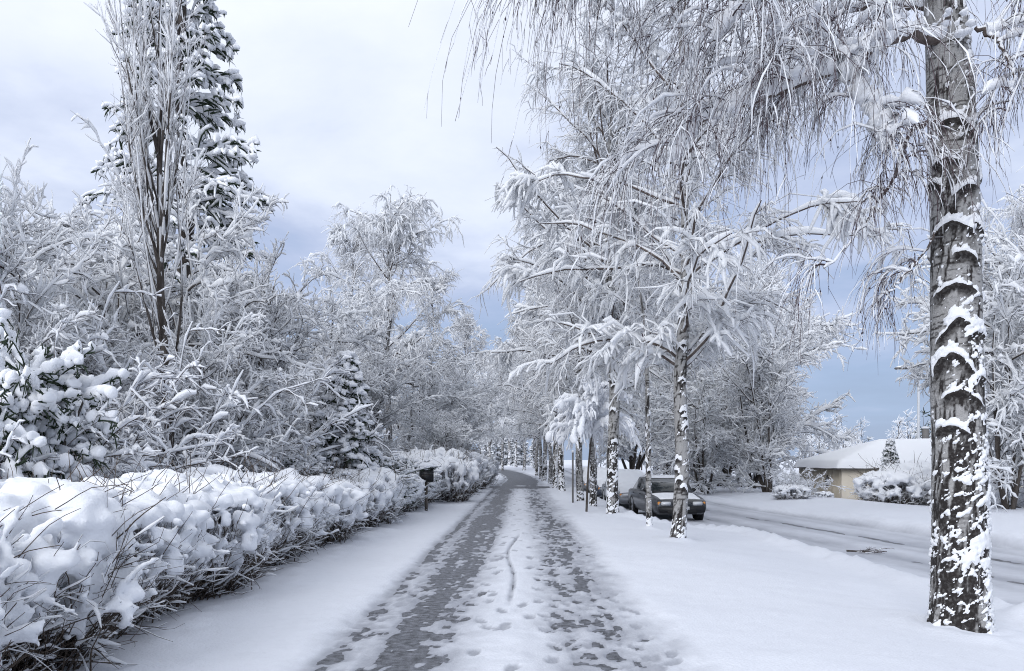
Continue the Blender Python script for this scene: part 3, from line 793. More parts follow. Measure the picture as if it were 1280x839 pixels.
def make_arching_shrub(H, Rr, seed, n0=26, k=9):
    """loose shrub whose long canes bow under the snow"""
    rng = np.random.default_rng(seed)
    t = empty('arching_shrub', None, 'shrub')
    mbl, mbw, mbs = MB(), MB(), MB()
    az = rng.uniform(0, 6.28, n0); ln_ = rng.uniform(0.2, 0.75, n0)
    d = np.stack([np.cos(az) * ln_, np.sin(az) * ln_, np.ones(n0)], -1)
    o = np.stack([np.cos(az), np.sin(az), np.zeros(n0)], -1) * rng.uniform(0.05, 0.3, (n0, 1)); o[:, 2] = -0.05
    P1 = grow(o, d, H * rng.uniform(0.9, 1.6, n0), 16, rng, -0.10 * rng.uniform(0.3, 1.7, n0), 0.09, 1.3)
    tubes(mbl, P1, np.linspace(1, 0.3, 16)[None] * rng.uniform(0.010, 0.02, (n0, 1)), 5)
    snow_on(mbs, P1, rng.uniform(0.022, 0.044, n0), rng, 6, 0.25, 0.006, 0.5, 0, 0.95, 0.6)
    idx, tt, o, d = branch(P1, rng, k, 0.25, 1.0, 0.7, 0.2)
    P2 = grow(o, d, rng.uniform(0.25, 0.8, len(o)) * Rr, 8, rng, -0.12, 0.19)
    tubes(mbl, P2, np.linspace(1, 0.4, 8)[None] * rng.uniform(0.004, 0.008, (len(o), 1)), 4)
    snow_on(mbs, P2, rng.uniform(0.016, 0.036, len(o)), rng, 4, 0.4, 0.002, 0.6, 0.1, 0.95, 0.6)
    idx, tt, o, d = branch(P2, rng, 7, 0.2, 1.0, 0.7, 0.25)
    P3_ = grow(o, d, rng.uniform(0.08, 0.3, len(o)) * Rr, 4, rng, -0.08, 0.24)
    tubes(mbw, P3_, np.linspace(1, 0.5, 4)[None] * rng.uniform(0.0022, 0.004, (len(o), 1)), 3)
    snow_on(mbs, P3_, rng.uniform(0.011, 0.026, len(o)), rng, 3, 0.35, 0.001, 0.5, 0.2, 0.85, 0.6)
    tag(mbl.build('canes', 'hedge_twig', t), kind='stuff')
    tag(mbw.build('twigs', 'twig', t), kind='stuff')
    tag(mbs.build('snow', 'snow', t), kind='stuff')
    return t

def remeshed(mb, name, vox, smooth_it):
    me = mb.mesh(name)
    o = bpy.data.objects.new(name, me); COL.objects.link(o)
    r = o.modifiers.new('r', 'REMESH'); r.mode = 'VOXEL'; r.voxel_size = vox; r.use_smooth_shade = True
    s = o.modifiers.new('s', 'SMOOTH'); s.iterations = smooth_it; s.factor = 0.5
    dg = bpy.context.evaluated_depsgraph_get()
    out = bpy.data.meshes.new_from_object(o.evaluated_get(dg))
    bpy.data.objects.remove(o); bpy.data.meshes.remove(me)
    out.name = name
    return out

def make_hedge_shrub(seed, Wd=1.75, Dp=1.9, H=1.33, near=True):
    """one bush of the hedge: brushwood below, pillows of snow above"""
    rng = np.random.default_rng(seed)
    t = empty('hedge_shrub', None, 'shrub')
    n = 680 if near else 300
    o = np.stack([rng.uniform(-0.38, 0.38, n) * Wd, rng.uniform(-0.36, 0.36, n) * Dp, np.full(n, -0.05)], -1)
    d = np.stack([rng.normal(0, 0.42, n), rng.normal(0, 0.46, n), np.ones(n)], -1)
    d[:, :2] += o[:, :2] * 0.9
    P1 = grow(o, d, rng.uniform(0.6, 1.05, n) * H, 8, rng, -0.02, 0.12)
    e1 = np.sqrt((P1[..., 0] / (Wd * 0.55)) ** 2 + (P1[..., 1] / (Dp * 0.55)) ** 2)
    P1[..., :2] *= np.minimum(1, (0.92 + 0.25 * rng.random(n)) / np.maximum(e1.max(axis=1), 0.01))[:, None, None]
    mbw = MB()
    tubes(mbw, P1, np.linspace(1, 0.4, 8)[None] * rng.uniform(0.004, 0.010, (n, 1)), 4 if near else 3)
    idx, tt, oo, dd = branch(P1, rng, 3, 0.2, 1.0, 0.7, 0.25)
    P2 = grow(oo, dd, rng.uniform(0.15, 0.45, len(oo)), 4, rng, 0.02, 0.28)
    tubes(mbw, P2, np.linspace(1, 0.5, 4)[None] * rng.uniform(0.002, 0.0045, (len(oo), 1)), 3)
    # a few long shoots that poke out of the snow
    k = 60
    o5 = np.stack([rng.uniform(-0.45, 0.45, k) * Wd, rng.uniform(-0.45, 0.45, k) * Dp, rng.uniform(0.6, 0.95, k) * H], -1)
    d5 = np.stack([rng.normal(0, 0.6, k), rng.normal(0, 0.6, k), np.ones(k)], -1) + np.stack([o5[:, 0], o5[:, 1], 0 * o5[:, 0]], -1)
    P5 = grow(o5, d5, rng.uniform(0.3, 0.75, k), 6, rng, -0.05, 0.12)
    tubes(mbw, P5, np.linspace(1, 0.5, 6)[None] * rng.uniform(0.003, 0.0065, (k, 1)), 4)
    tag(mbw.build('twigs', 'hedge_twig', t), kind='stuff')
    # snow: a soft blanket on top ...
    mbs = MB()
    nbk = 34
    a = np.arange(nbk) * 2.4; q = np.sqrt((np.arange(nbk) + .5) / nbk)
    cen = np.stack([np.cos(a) * q * Wd * 0.44, np.sin(a) * q * Dp * 0.44, H * (0.98 - 0.16 * q ** 2) + rng.normal(0, 0.065, nbk)], -1)
    rr = rng.uniform(0.09, 0.22, nbk)
    blobs(mbs, cen, np.stack([rr * 1.2, rr * 1.1, rr * rng.uniform(0.45, 0.7, nbk)], -1), rng, ICO2, 0.45)
    # ... lumps of every size on the shoulders ...
    m = 150
    a = rng.uniform(0, 6.28, m); z = rng.uniform(0.3, 1.0, m) ** 0.7
    ex = 0.50 + 0.07 * np.sin(z * PI) - 0.16 * sstep(0.85, 1.0, z) + rng.normal(0, 0.035, m)
    cen = np.stack([np.cos(a) * ex * Wd, np.sin(a) * ex * Dp, z * H], -1)
    rr = 0.034 + 0.10 * rng.random(m) ** 2.6 + 0.025 * z
    rr *= 0.35 + 0.75 * z
    st = rng.uniform(0.8, 1.7, (m, 1)); 
    blobs(mbs, cen, np.concatenate([rr[:, None] * st, rr[:, None] * 1.0, rr[:, None] * 0.8], 1), rng, ICO2, 0.28)
    # ... and fat sleeves on the outer shoots
    tip = P1[:, -1]; e = np.sqrt((tip[:, 0] / Wd) ** 2 + (tip[:, 1] / Dp) ** 2)
    outer = ((e > 0.34) & (tip[:, 2] > H * 0.5)) | (tip[:, 2] > H * 0.8)
    sl_ = P1[outer][:, 3:]
    ns = len(sl_)
    snow_on(mbs, sl_, rng.uniform(0.022, 0.044, ns), rng, 6, 0.6, 0, 0.3, 0.4, 0.7, 0.95)
    e2 = np.sqrt((P2[:, -1, 0] / Wd) ** 2 + (P2[:, -1, 1] / Dp) ** 2)
    so_ = P2[(((e2 > 0.44) & (P2[:, -1, 2] > H * 0.35)) | (P2[:, -1, 2] > H * 0.85)) & (rng.random(len(P2)) < 0.3)]
    snow_on(mbs, so_, rng.uniform(0.018, 0.032, len(so_)), rng, 6, 0.7, 0, 0.25, 0, 0.7, 0.95)
    snow_on(mbs, P5[:, :4], rng.uniform(0.014, 0.034, k), rng, 6, 0.5, 0, 0.5, 0.5, 0.7, 0.7)
    me = remeshed(mbs, 'snow', 0.029 if near else 0.046, 2)
    co = np.zeros(len(me.vertices) * 3, np.float32); me.vertices.foreach_get('co', co); co = co.reshape(-1, 3)
    no = np.zeros(len(me.vertices) * 3, np.float32); me.vertices.foreach_get('normal', no); no = no.reshape(-1, 3)
    cr_ = (fbm(co[:, 0] * 11 + co[:, 2] * 8, co[:, 1] * 11 - co[:, 2] * 6, seed, 3, 0.55) - 0.5)
    me.vertices.foreach_set('co', (co + no * (0.045 * cr_)[:, None]).astype(np.float32).ravel())
    sn = ob('snow', me, 'snow', t); sn['kind'] = 'stuff'
    # crumbs and thin lines of snow on the bare lower twigs
    mbs = MB()
    out2 = P2[rng.random(len(P2)) < 0.4]
    snow_on(mbs, out2, rng.uniform(0.005, 0.014, len(out2)), rng, 4, 0.3, 0.001, 0.6, 0, 0.8, 0.6)
    s2 = P1[rng.random(n) < 0.25][:, 1:6]
    snow_on(mbs, s2, rng.uniform(0.006, 0.013, len(s2)), rng, 4, 0.25, 0.003, 0.6, 0, 0.8, 0.6)
    kk = 260; i = rng.integers(0, n, kk); c, _ = sample(P1, i, rng.uniform(0.15, 0.8, kk)); rr = rng.uniform(0.012, 0.035, kk)
    blobs(mbs, c, np.stack([rr * 1.5, rr, rr * 0.8], -1), rng, ICO1, 0.3)
    tag(mbs.build('twig_snow', 'snow_twig', t), kind='stuff')
    return t

def make_yew(H, Rr, seed, n=280, pads=0.5):
    """dark evergreen bush under rounded snow pads"""
    rng = np.random.default_rng(seed)
    t = empty('evergreen_bush', None, 'shrub')
    mb = MB(); d = rng.normal(0, 0.35, (7, 3)); d[:, 2] = 1
    P0 = grow(np.zeros((7, 3)) - np.array([0, 0, 0.1]), d, np.full(7, H * 0.85), 8, rng, 0, 0.08)
    tubes(mb, P0, np.linspace(0.05, 0.012, 8)[None].repeat(7, 0), 6); tag(mb.build('stems', 'bark', t), kind='stuff')
    i = rng.integers(0, 7, n); oo, T = sample(P0, i, rng.uniform(0.1, 1, n))
    dd = rng.normal(0, 1, (n, 3)); dd[:, 2] = rng.uniform(-0.1, 0.6, n)
    P1 = grow(oo, dd, rng.uniform(0.4, 0.9, n) * Rr, 7, rng, -0.04, 0.1)
    mbn, mbs = MB(), MB()
    tubes(mbn, P1, np.linspace(1, 0.4, 7)[None] * 0.012 + 0 * P1[..., 0], 4)
    idx, tt, o, d = branch(P1, rng, 14, 0.25, 1.0, 0.9, 0.3)
    P2 = grow(o, d, rng.uniform(0.06, 0.17, len(o)), 3, rng, 0, 0.15)
    tubes(mbn, P2, np.array([0.9, 1.0, 0.5])[None] * rng.uniform(0.007, 0.013, (len(o), 1)), 3)
    idx, tt, o, d = branch(P2, rng, 1, 0.2, 1.0, 0.9, 0.2)
    P3_ = grow(o, d, rng.uniform(0.02, 0.06, len(o)), 2, rng, 0, 0.1)
    tubes(mbn, P3_, np.array([1, 0.4])[None] * rng.uniform(0.003, 0.006, (len(o), 1)), 3)
    tip = sample(P1, np.arange(n), np.full(n, 0.85))[0]
    keep = rng.random(n) < 0.5
    rr = rng.uniform(0.08, 0.2, n)[keep] * pads * min(1.3, Rr)
    c = tip[keep] + np.array([0, 0, 0.06])
    blobs(mbs, c, np.stack([rr * 1.5, rr * 1.1, rr * 0.5], -1), rng, ICO2, 0.7)
    snow_on(mbs, P1, rng.uniform(0.02, 0.05, n), rng, 5, 0.3, 0.01, 0.5, 0, 0.8, 0.6)
    k = 4 * n; i = rng.integers(0, n, k); c, _ = sample(P1, i, rng.uniform(0.4, 1.0, k)); rr = rng.uniform(0.03, 0.085, k)
    blobs(mbs, c + np.array([0, 0, 0.035]), np.stack([rr * 1.3, rr, rr * 0.65], -1), rng, ICO1 if k > 2000 else ICO2, 0.5)
    tag(mbn.build('needles', 'needles', t), kind='stuff')
    tag(mbs.build('snow', 'snow', t), kind='stuff')
    return t

HERO = (4.77, 8.10)
ROW = [  # x px, base y px, trunk radius of the birches along the verge
    (847, 673, 0.155), (766, 643, 0.185), (741, 634, 0.13), (726, 628, 0.16), (703, 615, 0.17), (694, 611, 0.16), (688, 606, 0.15), (680, 602, 0.15), (676, 599, 0.15), (671, 596.5, 0.15)]
def foot(px, py, z=0.05):
    Y = (CAMH - z) * FPX / (py - HORIZ)
    return (px - 640) / FPX * Y, Y
TREE_FEET = [(HERO[0], HERO[1], 0.33)] + [(*foot(a, b), r * 1.1) for a, b, r in ROW] + [(*foot(812, 660), 0.1)]
# ------------------------------------------------------------------ build: setting
build_ground()
# ------------------------------------------------------------------ build: the birch row
hero_birch()
BV = [make_birch(13.5, 0.155, 201, 40, 0.6, 0.9), make_birch(14.5, 0.185, 202, 38, 0.8, 3.0), make_birch(12.5, 0.14, 203, 30, 0.5, wide=0.85, fine=0.75)]
LBL = ['slender white birch beside the front wheel of the grey sedan', 'birch with snow-flecked dark trunk beside the snow-covered parked car', 'birch standing close in front of the small weeping tree', 'birch standing close behind the small weeping tree']
GR = 'birches in the row between path and road'
rr = random.Random(5)
used = [False] * 3
def put(root_list, flags, i, loc, rz, sc, label, group=None):
    r = root_list[i]
    if not flags[i]:
        flags[i] = True
        r.location = loc; r.rotation_euler = (0, 0, rz); r.scale = (sc, sc, sc) if isinstance(sc, (int, float)) else sc
        r['label'] = label
        if group: r['group'] = group
        return r
    d = dup(r, loc, rz, sc, label)
    if group: d['group'] = group
    elif 'group' in d: del d['group']
    return d
RV = {0: (0, 0.4, 1.02), 1: (1, 1.9, 1.0), 2: (2, 2.5, 0.95), 3: (0, 4.0, 0.93), 4: (1, 3.3, 0.95), 5: (2, 0.6, 1.1), 6: (0, 5.2, 0.98), 7: (1, 0.5, 1.0), 8: (2, 1.5, 1.1), 9: (0, 2.2, 1.05)}
for i, (a, b, r) in enumerate(ROW):
    x, y = foot(a, b)
    v, rz, sc = RV[i]
    put(BV, used, v, (x, y, gz(x, y) - 0.12), rz, sc, LBL[i] if i < 4 else 'snow-laden birch further along the verge row past the small weeping tree', GR if i > 3 else None)
def by_px(px, Y, topy, H0):
    x = (px - 640) / FPX * Y
    z = gz(x, Y) - 0.1
    return (x, Y, z), (CAMH + (HORIZ - topy) / FPX * Y - z) / H0
# young slim birch and the small weeping standard
yb = make_birch(8.0, 0.075, 210, 12, 0.8, 0.5, 0.45, wide=0.7, fine=0.6)
x, y = foot(812, 660); yb.location = (x, y, gz(x, y) - 0.1); yb['label'] = 'young birch with a thin dark trunk in front of the sedan windscreen'
def make_weeping(seed):
    rng = np.random.default_rng(seed)
    t = empty('weeping_tree', 'small weeping tree with a dome of drooping snow-caked shoots on a thin stem', 'tree')
    mb, mbw, mbs = MB(), MB(), MB()
    st = grow(np.array([[0, 0, -0.1]]), np.array([[0.05, 0, 1.0]]), np.array([3.3]), 9, rng, 0, 0.02)
    tubes(mb, st, np.linspace(0.05, 0.03, 9)[None], 8); mb.build('trunk', 'bark', t)
    n = 46; az = rng.uniform(0, 6.28, n); el = rng.uniform(0.2, 1.3, n)
    d = np.stack([np.cos(az) * np.cos(el), np.sin(az) * np.cos(el), np.sin(el)], -1)
    o = sample(st, np.zeros(n, int), rng.uniform(0.8, 1, n))[0]
    P1 = grow(o, d, rng.uniform(1.3, 2.4, n), 12, rng, -0.24, 0.07, 0.8)
    tubes(mbw, P1, np.linspace(0.014, 0.004, 12)[None].repeat(n, 0), 4)
    snow_on(mbs, P1, rng.uniform(0.06, 0.11, n), rng, 6, 0.6, 0, 0.35, 0, 0.7, 0.6)
    idx, tt, o, d = branch(P1, rng, 10, 0.25, 1, 0.7, 0.2)
    P2 = grow(o, d, rng.uniform(0.2, 0.6, len(o)), 6, rng, -0.5, 0.1)
    tubes(mbw, P2, np.linspace(0.006, 0.003, 6)[None].repeat(len(o), 0), 3)
    snow_on(mbs, P2, rng.uniform(0.03, 0.06, len(o)), rng, 5, 0.65, 0, 0.4, 0, 0.7, 0.6)
    k = 160; c, _ = sample(P1, rng.integers(0, n, k), rng.uniform(0.3, 1, k)); r5 = rng.uniform(0.06, 0.15, k)
    blobs(mbs, c, np.stack([r5, r5, r5 * 1.1], -1), rng, ICO2, 0.5)
    tag(mbw.build('twigs', 'twig', t), kind='stuff'); tag(mbs.build('snow', 'snow', t), kind='stuff')
    return t
wt = make_weeping(220); x, y = foot(733, 640); wt.location = (x, y, gz(x, y)); wt.scale = (0.78, 0.78, 0.95)

# ------------------------------------------------------------------ hedge
HV = [make_hedge_shrub(300 + i) for i in range(2)]
HF = [make_hedge_shrub(320 + i, 1.6, 1.7, 1.25, False) for i in range(2)]
hu, fu = [False] * 2, [False] * 2
yy = 3.4; i = 0
while yy < 12.9:
    xx = -4.18 + rr.uniform(-0.10, 0.10)
    put(HV, hu, i % 2, (xx, yy, gz(xx, yy) - 0.06), rr.uniform(0, 6.28), rr.uniform(0.93, 1.06), 'bush of the hedge heaped with thick snow pillows over bare brown brushwood', 'tall bushes of the hedge by the path')
    yy += rr.uniform(0.95, 1.25); i += 1
while yy < 43.5:
    xx = np.interp(yy, [13, 24, 43], [-4.05, -3.75, -2.95]) + rr.uniform(-0.15, 0.15)
    put(HF, fu, i % 2, (xx, yy, gz(xx, yy) - 0.05), rr.uniform(0, 6.28), rr.uniform(0.85, 1.1), 'low frosted bush of the hedge further along the path', 'low bushes of the hedge by the path')
    yy += rr.uniform(0.95, 1.3); i += 1
# ------------------------------------------------------------------ garden trees and shrubs on the hedge side
SPB = make_spruce(20.0, 4.3, 401, 160, 0.7, 18, 0.10, 0.9, 1.2)
loc, sc = by_px(228, 22, -160, 20.0); SPB.location = loc; SPB.scale = (sc * 0.88, sc * 0.88, sc)
SPB['label'] = 'very tall dark spruce laden with snow behind the bare upright tree'
UP = make_upright_tree(11.0, 411)
loc, sc = by_px(212, 13.5, -190, 11.0); UP.location = loc; UP.scale = (sc * 0.72, sc * 0.72, sc)
UP['label'] = 'bare tree with steep parallel shoots in front of the tall spruce'
RT = [make_round_tree(7.0, 3.3, 421, 16, 5, 0.05, 11, 9, 1.1, 0.06), make_round_tree(7.0, 3.4, 422, 13, 6, 0.0, 11, 9, 1.25, 0.08, 0.09)]
ru = [False] * 2
def rt(v, px, Y, topy, rz, label, group=None, wx=1.0):
    loc, sc = by_px(px, Y, topy, 7.0)
    return put(RT, ru, v, loc, rz, (sc * wx, sc * wx, sc), label, group)
rt(1, 150, 16.5, 200, 0.3, 'spreading snow-laden tree with flat arching boughs left of the tall spruce', None, 0.75)
rt(0, 8, 12.5, 235, 1.0, 'white bushy tree rising behind the dark evergreen bush', None, 0.8)
rt(0, 70, 18, 290, 2.0, 'frosted bushy tree between the evergreen bush and the spreading tree')
rt(0, 300, 19, 310, 3.3, 'dense frosted tree at the foot of the tall spruce', None, 0.8)
rt(1, 345, 31, 345, 4.0, 'drooping snow-laden tree next to the small spruce', None, 0.9)
rt(0, 330, 34, 370, 5.0, 'frosted tree standing behind the drooping tree', None, 0.9)
rt(1, 250, 15.5, 400, 5.5, 'low drooping tree beneath the bare upright shoots')
rt(0, 110, 13.5, 395, 0.9, 'low white bushy tree behind the arching shrubs')
SPS = make_spruce(4.6, 1.25, 431, 80, 0.75, 12, 0.04, 0, 1.3)
loc, sc = by_px(432, 19.5, 450, 4.6); SPS.location = loc; SPS.scale = (sc * 1.05, sc * 1.05, sc)
SPS['label'] = 'small dark green spruce with snow pads above the evergreen bushes'
YW = make_yew(2.2, 1.15, 441)
loc, sc = by_px(14, 9.6, 345, 2.2); YW.location = loc; YW.scale = (0.85, 0.85, sc * 0.9)
YW['label'] = 'tall dark evergreen bush with big round snow lumps'
for px, Y, tp_, w, lb in ((345, 17.5, 555, 1.0, 'broad evergreen bush with dark hollows behind the hedge'), (470, 21, 558, 0.9, 'rounded evergreen bush with a dark opening near the letter box'), (405, 19.5, 556, 1.0, 'evergreen bush below the small spruce'), (500, 25, 562, 0.9, 'evergreen bush just behind the letter box')):
    loc, sc = by_px(px, Y, tp_, 2.2); dup(YW, loc, Y, (w, w, sc * 0.95), lb)
AS = [make_arching_shrub(2.3, 1.0, 451), make_arching_shrub(2.6, 1.2, 452, 22, 10)]
au = [False] * 2
for k, (px, Y, tp_, H0) in enumerate(((0, 10.4, 490, 2.3), (60, 11.4, 470, 2.6), (125, 12.6, 480, 2.3), (180, 14.0, 465, 2.6), (235, 15.8, 470, 2.6), (290, 17.5, 480, 2.3), (-60, 9.6, 480, 2.6), (20, 13, 450, 2.3))):
    loc, sc = by_px(px, Y, tp_, H0)
    put(AS, au, k % 2, loc, k * 1.7, (sc * 0.8, sc * 0.8, sc * 0.85), 'loose shrub with snow-coated canes arching over the hedge top', 'arching shrubs behind the hedge')
fr = []
for k, (px, Y, tp_) in enumerate(((548, 33, 556), (575, 38, 560), (520, 31, 558), (590, 43, 566), (560, 30, 566), (600, 50, 568))):
    loc, sc = by_px(px, Y, tp_, 1.45); dup(HF[k % 2], loc, k * 1.1, (sc * 0.85, sc * 0.85, sc), 'frost-white rounded shrub between the letter box and the side street', 'rounded shrubs at the far end of the hedge')
for px, Y, tp_, v, w, lb in ((452, 36, 425, 0, 1.1, 'full frosted tree under the tall weeping birch'), (525, 44, 440, 1, 1.1, 'wide frosted tree filling the space below the two birches'), (572, 54, 470, 0, 1.2, 'frosted tree at the corner of the side street'), (540, 37, 510, 0, 1.2, 'low frosted tree behind the rounded shrubs'), (405, 30, 430, 0, 0.9, 'frosted tree just behind the small spruce')):
    rt(v, px, Y, tp_, px * 0.1, lb, None, w)
# birches further back on the hedge side
for k, (px, Y, tp_, v, w, lb) in enumerate(((484, 40, 240, 1, 0.95, 'tall weeping birch towering behind the evergreen bushes'), (545, 50, 345, 2, 1.1, 'birch with snow-heavy bowed crown beside the tallest weeping birch'), (585, 62, 405, 0, 1.0, 'smaller birch near the side street on the hedge side'), (440, 52, 300, 0, 0.9, 'birch showing behind the drooping tree'))):
    H0 = (13.5, 14.5, 12.5)[v]
    loc, sc = by_px(px, Y, tp_, H0); put(BV, used, v, loc, k * 1.3 + 0.4, (sc * w, sc * w, sc), lb)
# trees where path and road bend out of sight
GF = 'trees where the path bends away'
for k, (px, Y, tp_, v) in enumerate(((612, 82, 455, 0), (628, 100, 440, 1), (645, 118, 435, 2), (655, 96, 425, 0), (668, 110, 420, 1), (600, 92, 450, 2), (636, 135, 450, 1), (682, 125, 410, 2), (700, 105, 400, 0), (575, 100, 440, 1))):
    H0 = (13.5, 14.5, 12.5)[v]
    loc, sc = by_px(px, Y, tp_, H0); put(BV, used, v, loc, k * 2.1, sc, 'distant frosted birch where the path bends away past the side street', GF)
for k, (px, Y, tp_) in enumerate(((622, 150, 530), (641, 150, 545), (652, 155, 540), (670, 150, 545), (632, 160, 535), (608, 145, 540))):
    loc, sc = by_px(px, Y, tp_, 4.6); dup(SPS, loc, k * 1.3, (sc * 1.2, sc * 1.2, sc), 'distant dark conifer under the far birches', group='dark conifers under the far birches')
# far side of the road
for k, (px, Y, tp_, v, w, lb) in enumerate((
        (960, 38, 395, 0, 0.95, 'large round frosted tree beside the low beige building'),
        (905, 47, 335, 0, 1.0, 'tall frosted tree behind the round tree across the road'),
        (880, 40, 470, 1, 1.0, 'low drooping tree across the road beside the round frosted tree'),
        (835, 62, 380, 0, 1.0, 'frosted tree across the road beyond the parked sedan'),
        (790, 75, 380, 1, 1.0, 'drooping frosted tree beyond the snow-covered car'),
        (935, 60, 350, 1, 1.0, 'drooping frosted tree in the second line across the road'),
        (1262, 25, 265, 1, 0.75, 'slender snow-laden tree across the road behind the old birch'),
        (1330, 28, 260, 0, 0.9, 'dense frosted tree at the end of the beige building'))):
    rt(v, px, Y, tp_, k * 0.9, lb, None, w)
for k, (px, Y, tp_, v) in enumerate(((870, 75, 300, 0), (820, 85, 290, 1), (760, 95, 340, 2), (960, 80, 340, 2), (1300, 60, 240, 1), (1400, 45, 150, 0))):
    H0 = (13.5, 14.5, 12.5)[v]
    loc, sc = by_px(px, Y, tp_, H0); put(BV, used, v, loc, k * 1.9, sc, 'tall birch in the background across the road', 'background birches across the road')
loc, sc = by_px(1113, 34, 553, 4.6); dup(SPS, (loc[0], loc[1], loc[2]), 0.4, (sc * 0.85, sc * 0.85, sc), 'little spruce in front of the beige building')
for k, (px, Y, tp_, w, lb) in enumerate(((1112, 32, 590, 1.0, 'snowy bush below the little spruce'), (1150, 33, 584, 1.0, 'snowy bush between the little spruce and the old birch'), (990, 32, 606, 1.3, 'low wide brush under the large round tree'), (1030, 33, 614, 1.3, 'lowest snow-buried brush before the building wall'), (1265, 30, 595, 1.0, 'snowy bush at the foot of the slender tree'))):
    loc, sc = by_px(px, Y, tp_, 1.25); dup(HF[k % 2], (loc[0], loc[1], loc[2] - 0.05), k * 1.2, (sc * w * 1.1, sc * w * 1.1, sc), lb, group='bushes by the beige building')
# ------------------------------------------------------------------ far woodland, one mass
def woodland():
    rng = np.random.default_rng(9)
    mbw, mbs, mbd = MB(), MB(), MB()
    for k in range(110):
        a = rng.uniform(-0.95, 0.95); Y = rng.uniform(140, 230)
        if k > 70: a = rng.uniform(0.35, 0.62)
        x = math.tan(a) * Y
        if -22 < x < 18 and Y < 165: continue
        H = rng.uniform(7, 13); z = gz(x, Y) - 0.3
        st = grow(np.array([[x, Y, z]]), np.array([[0, 0, 1.0]]), np.array([H]), 6, rng, 0, 0.03)
        tubes(mbw, st, np.linspace(0.16, 0.03, 6)[None], 4)
        idx, tt, o, d = branch(st, rng, 18, 0.12, 1, 0.8, 0.2)
        P1 = grow(o, d, H * 0.32 * (1.15 - tt) + 0.4, 4, rng, -0.05, 0.12)
        tubes(mbw, P1, np.linspace(0.05, 0.02, 4)[None].repeat(len(o), 0), 3)
        idx, tt, o, d = branch(P1, rng, 6, 0.2, 1, 0.7, 0.2)
        P2 = grow(o, d, rng.uniform(0.5, 1.6, len(o)), 3, rng, -0.1, 0.25)
        tubes(mbs if k % 6 else mbd, P2, np.array([0.06, 0.08, 0.03])[None] * rng.uniform(0.5, 1.3, (len(o), 1)), 3)
        if k % 6 == 0: snow_on(mbs, P2, np.full(len(P2), 0.07), rng, 3)
    root = mbs.build('woodland', 'snow_twig'); tag(root, 'hazy wood of snow-dusted trees along the far horizon', 'wood', kind='stuff')
    tag(mbw.build('wood_trunks', 'bark', root), kind='stuff'); tag(mbd.build('wood_conifers', 'needles', root), kind='stuff')
woodland()

# ------------------------------------------------------------------ hard-surface helpers
def box(mb, c, s, bev=0.0):
    bm = bmesh.new(); bmesh.ops.create_cube(bm, size=1)
    bmesh.ops.scale(bm, vec=s, verts=bm.verts)
    if bev: bmesh.ops.bevel(bm, geom=bm.edges[:], offset=bev, segments=2, affect='EDGES')
    bmesh.ops.translate(bm, vec=c, verts=bm.verts)
    bm.verts.index_update()
    V = [v.co[:] for v in bm.verts]
    Q = [[v.index for v in f.verts] for f in bm.faces if len(f.verts) == 4]; T = [[v.index for v in f.verts] for f in bm.faces if len(f.verts) == 3]
    for f in bm.faces:
        if len(f.verts) > 4:
            ix = [v.index for v in f.verts]; T += [[ix[0], ix[j], ix[j + 1]] for j in range(1, len(ix) - 1)]
    mb.add(V, Q, T); bm.free()
def lathe(mb, prof, seg, axis='x', c=(0, 0, 0)):
    prof = np.array(prof, float); a = np.linspace(0, 2 * PI, seg, endpoint=False)
    r, h = prof[:, 0][:, None], prof[:, 1][:, None]
    A, B, Hh = r * np.cos(a), r * np.sin(a), h + 0 * a
    V = np.stack([Hh, A, B], -1) if axis == 'x' else np.stack([A, B, Hh], -1)
    n = len(prof); I = np.arange(n * seg).reshape(n, seg); J = np.roll(I, -1, 1)
    mb.add((V + np.array(c)).reshape(-1, 3), np.stack([I[:-1], J[:-1], J[1:], I[1:]], -1).reshape(-1, 4))
def ring_loft(mb, rings, cap=True):
    rings = np.array(rings, float); n, k, _ = rings.shape
    I = np.arange(n * k).reshape(n, k); J = np.roll(I, -1, 1)
    Q = np.stack([I[:-1], I[1:], J[1:], J[:-1]], -1).reshape(-1, 4).tolist()
    T = []
    if cap:
        for r_, fl in ((0, 1), (n - 1, 0)):
            ix = I[r_].tolist()
            if not fl: ix = ix[::-1]
            T += [[ix[0], ix[j], ix[j + 1]] for j in range(1, k - 1)]
    mb.add(rings.reshape(-1, 3), Q, T)

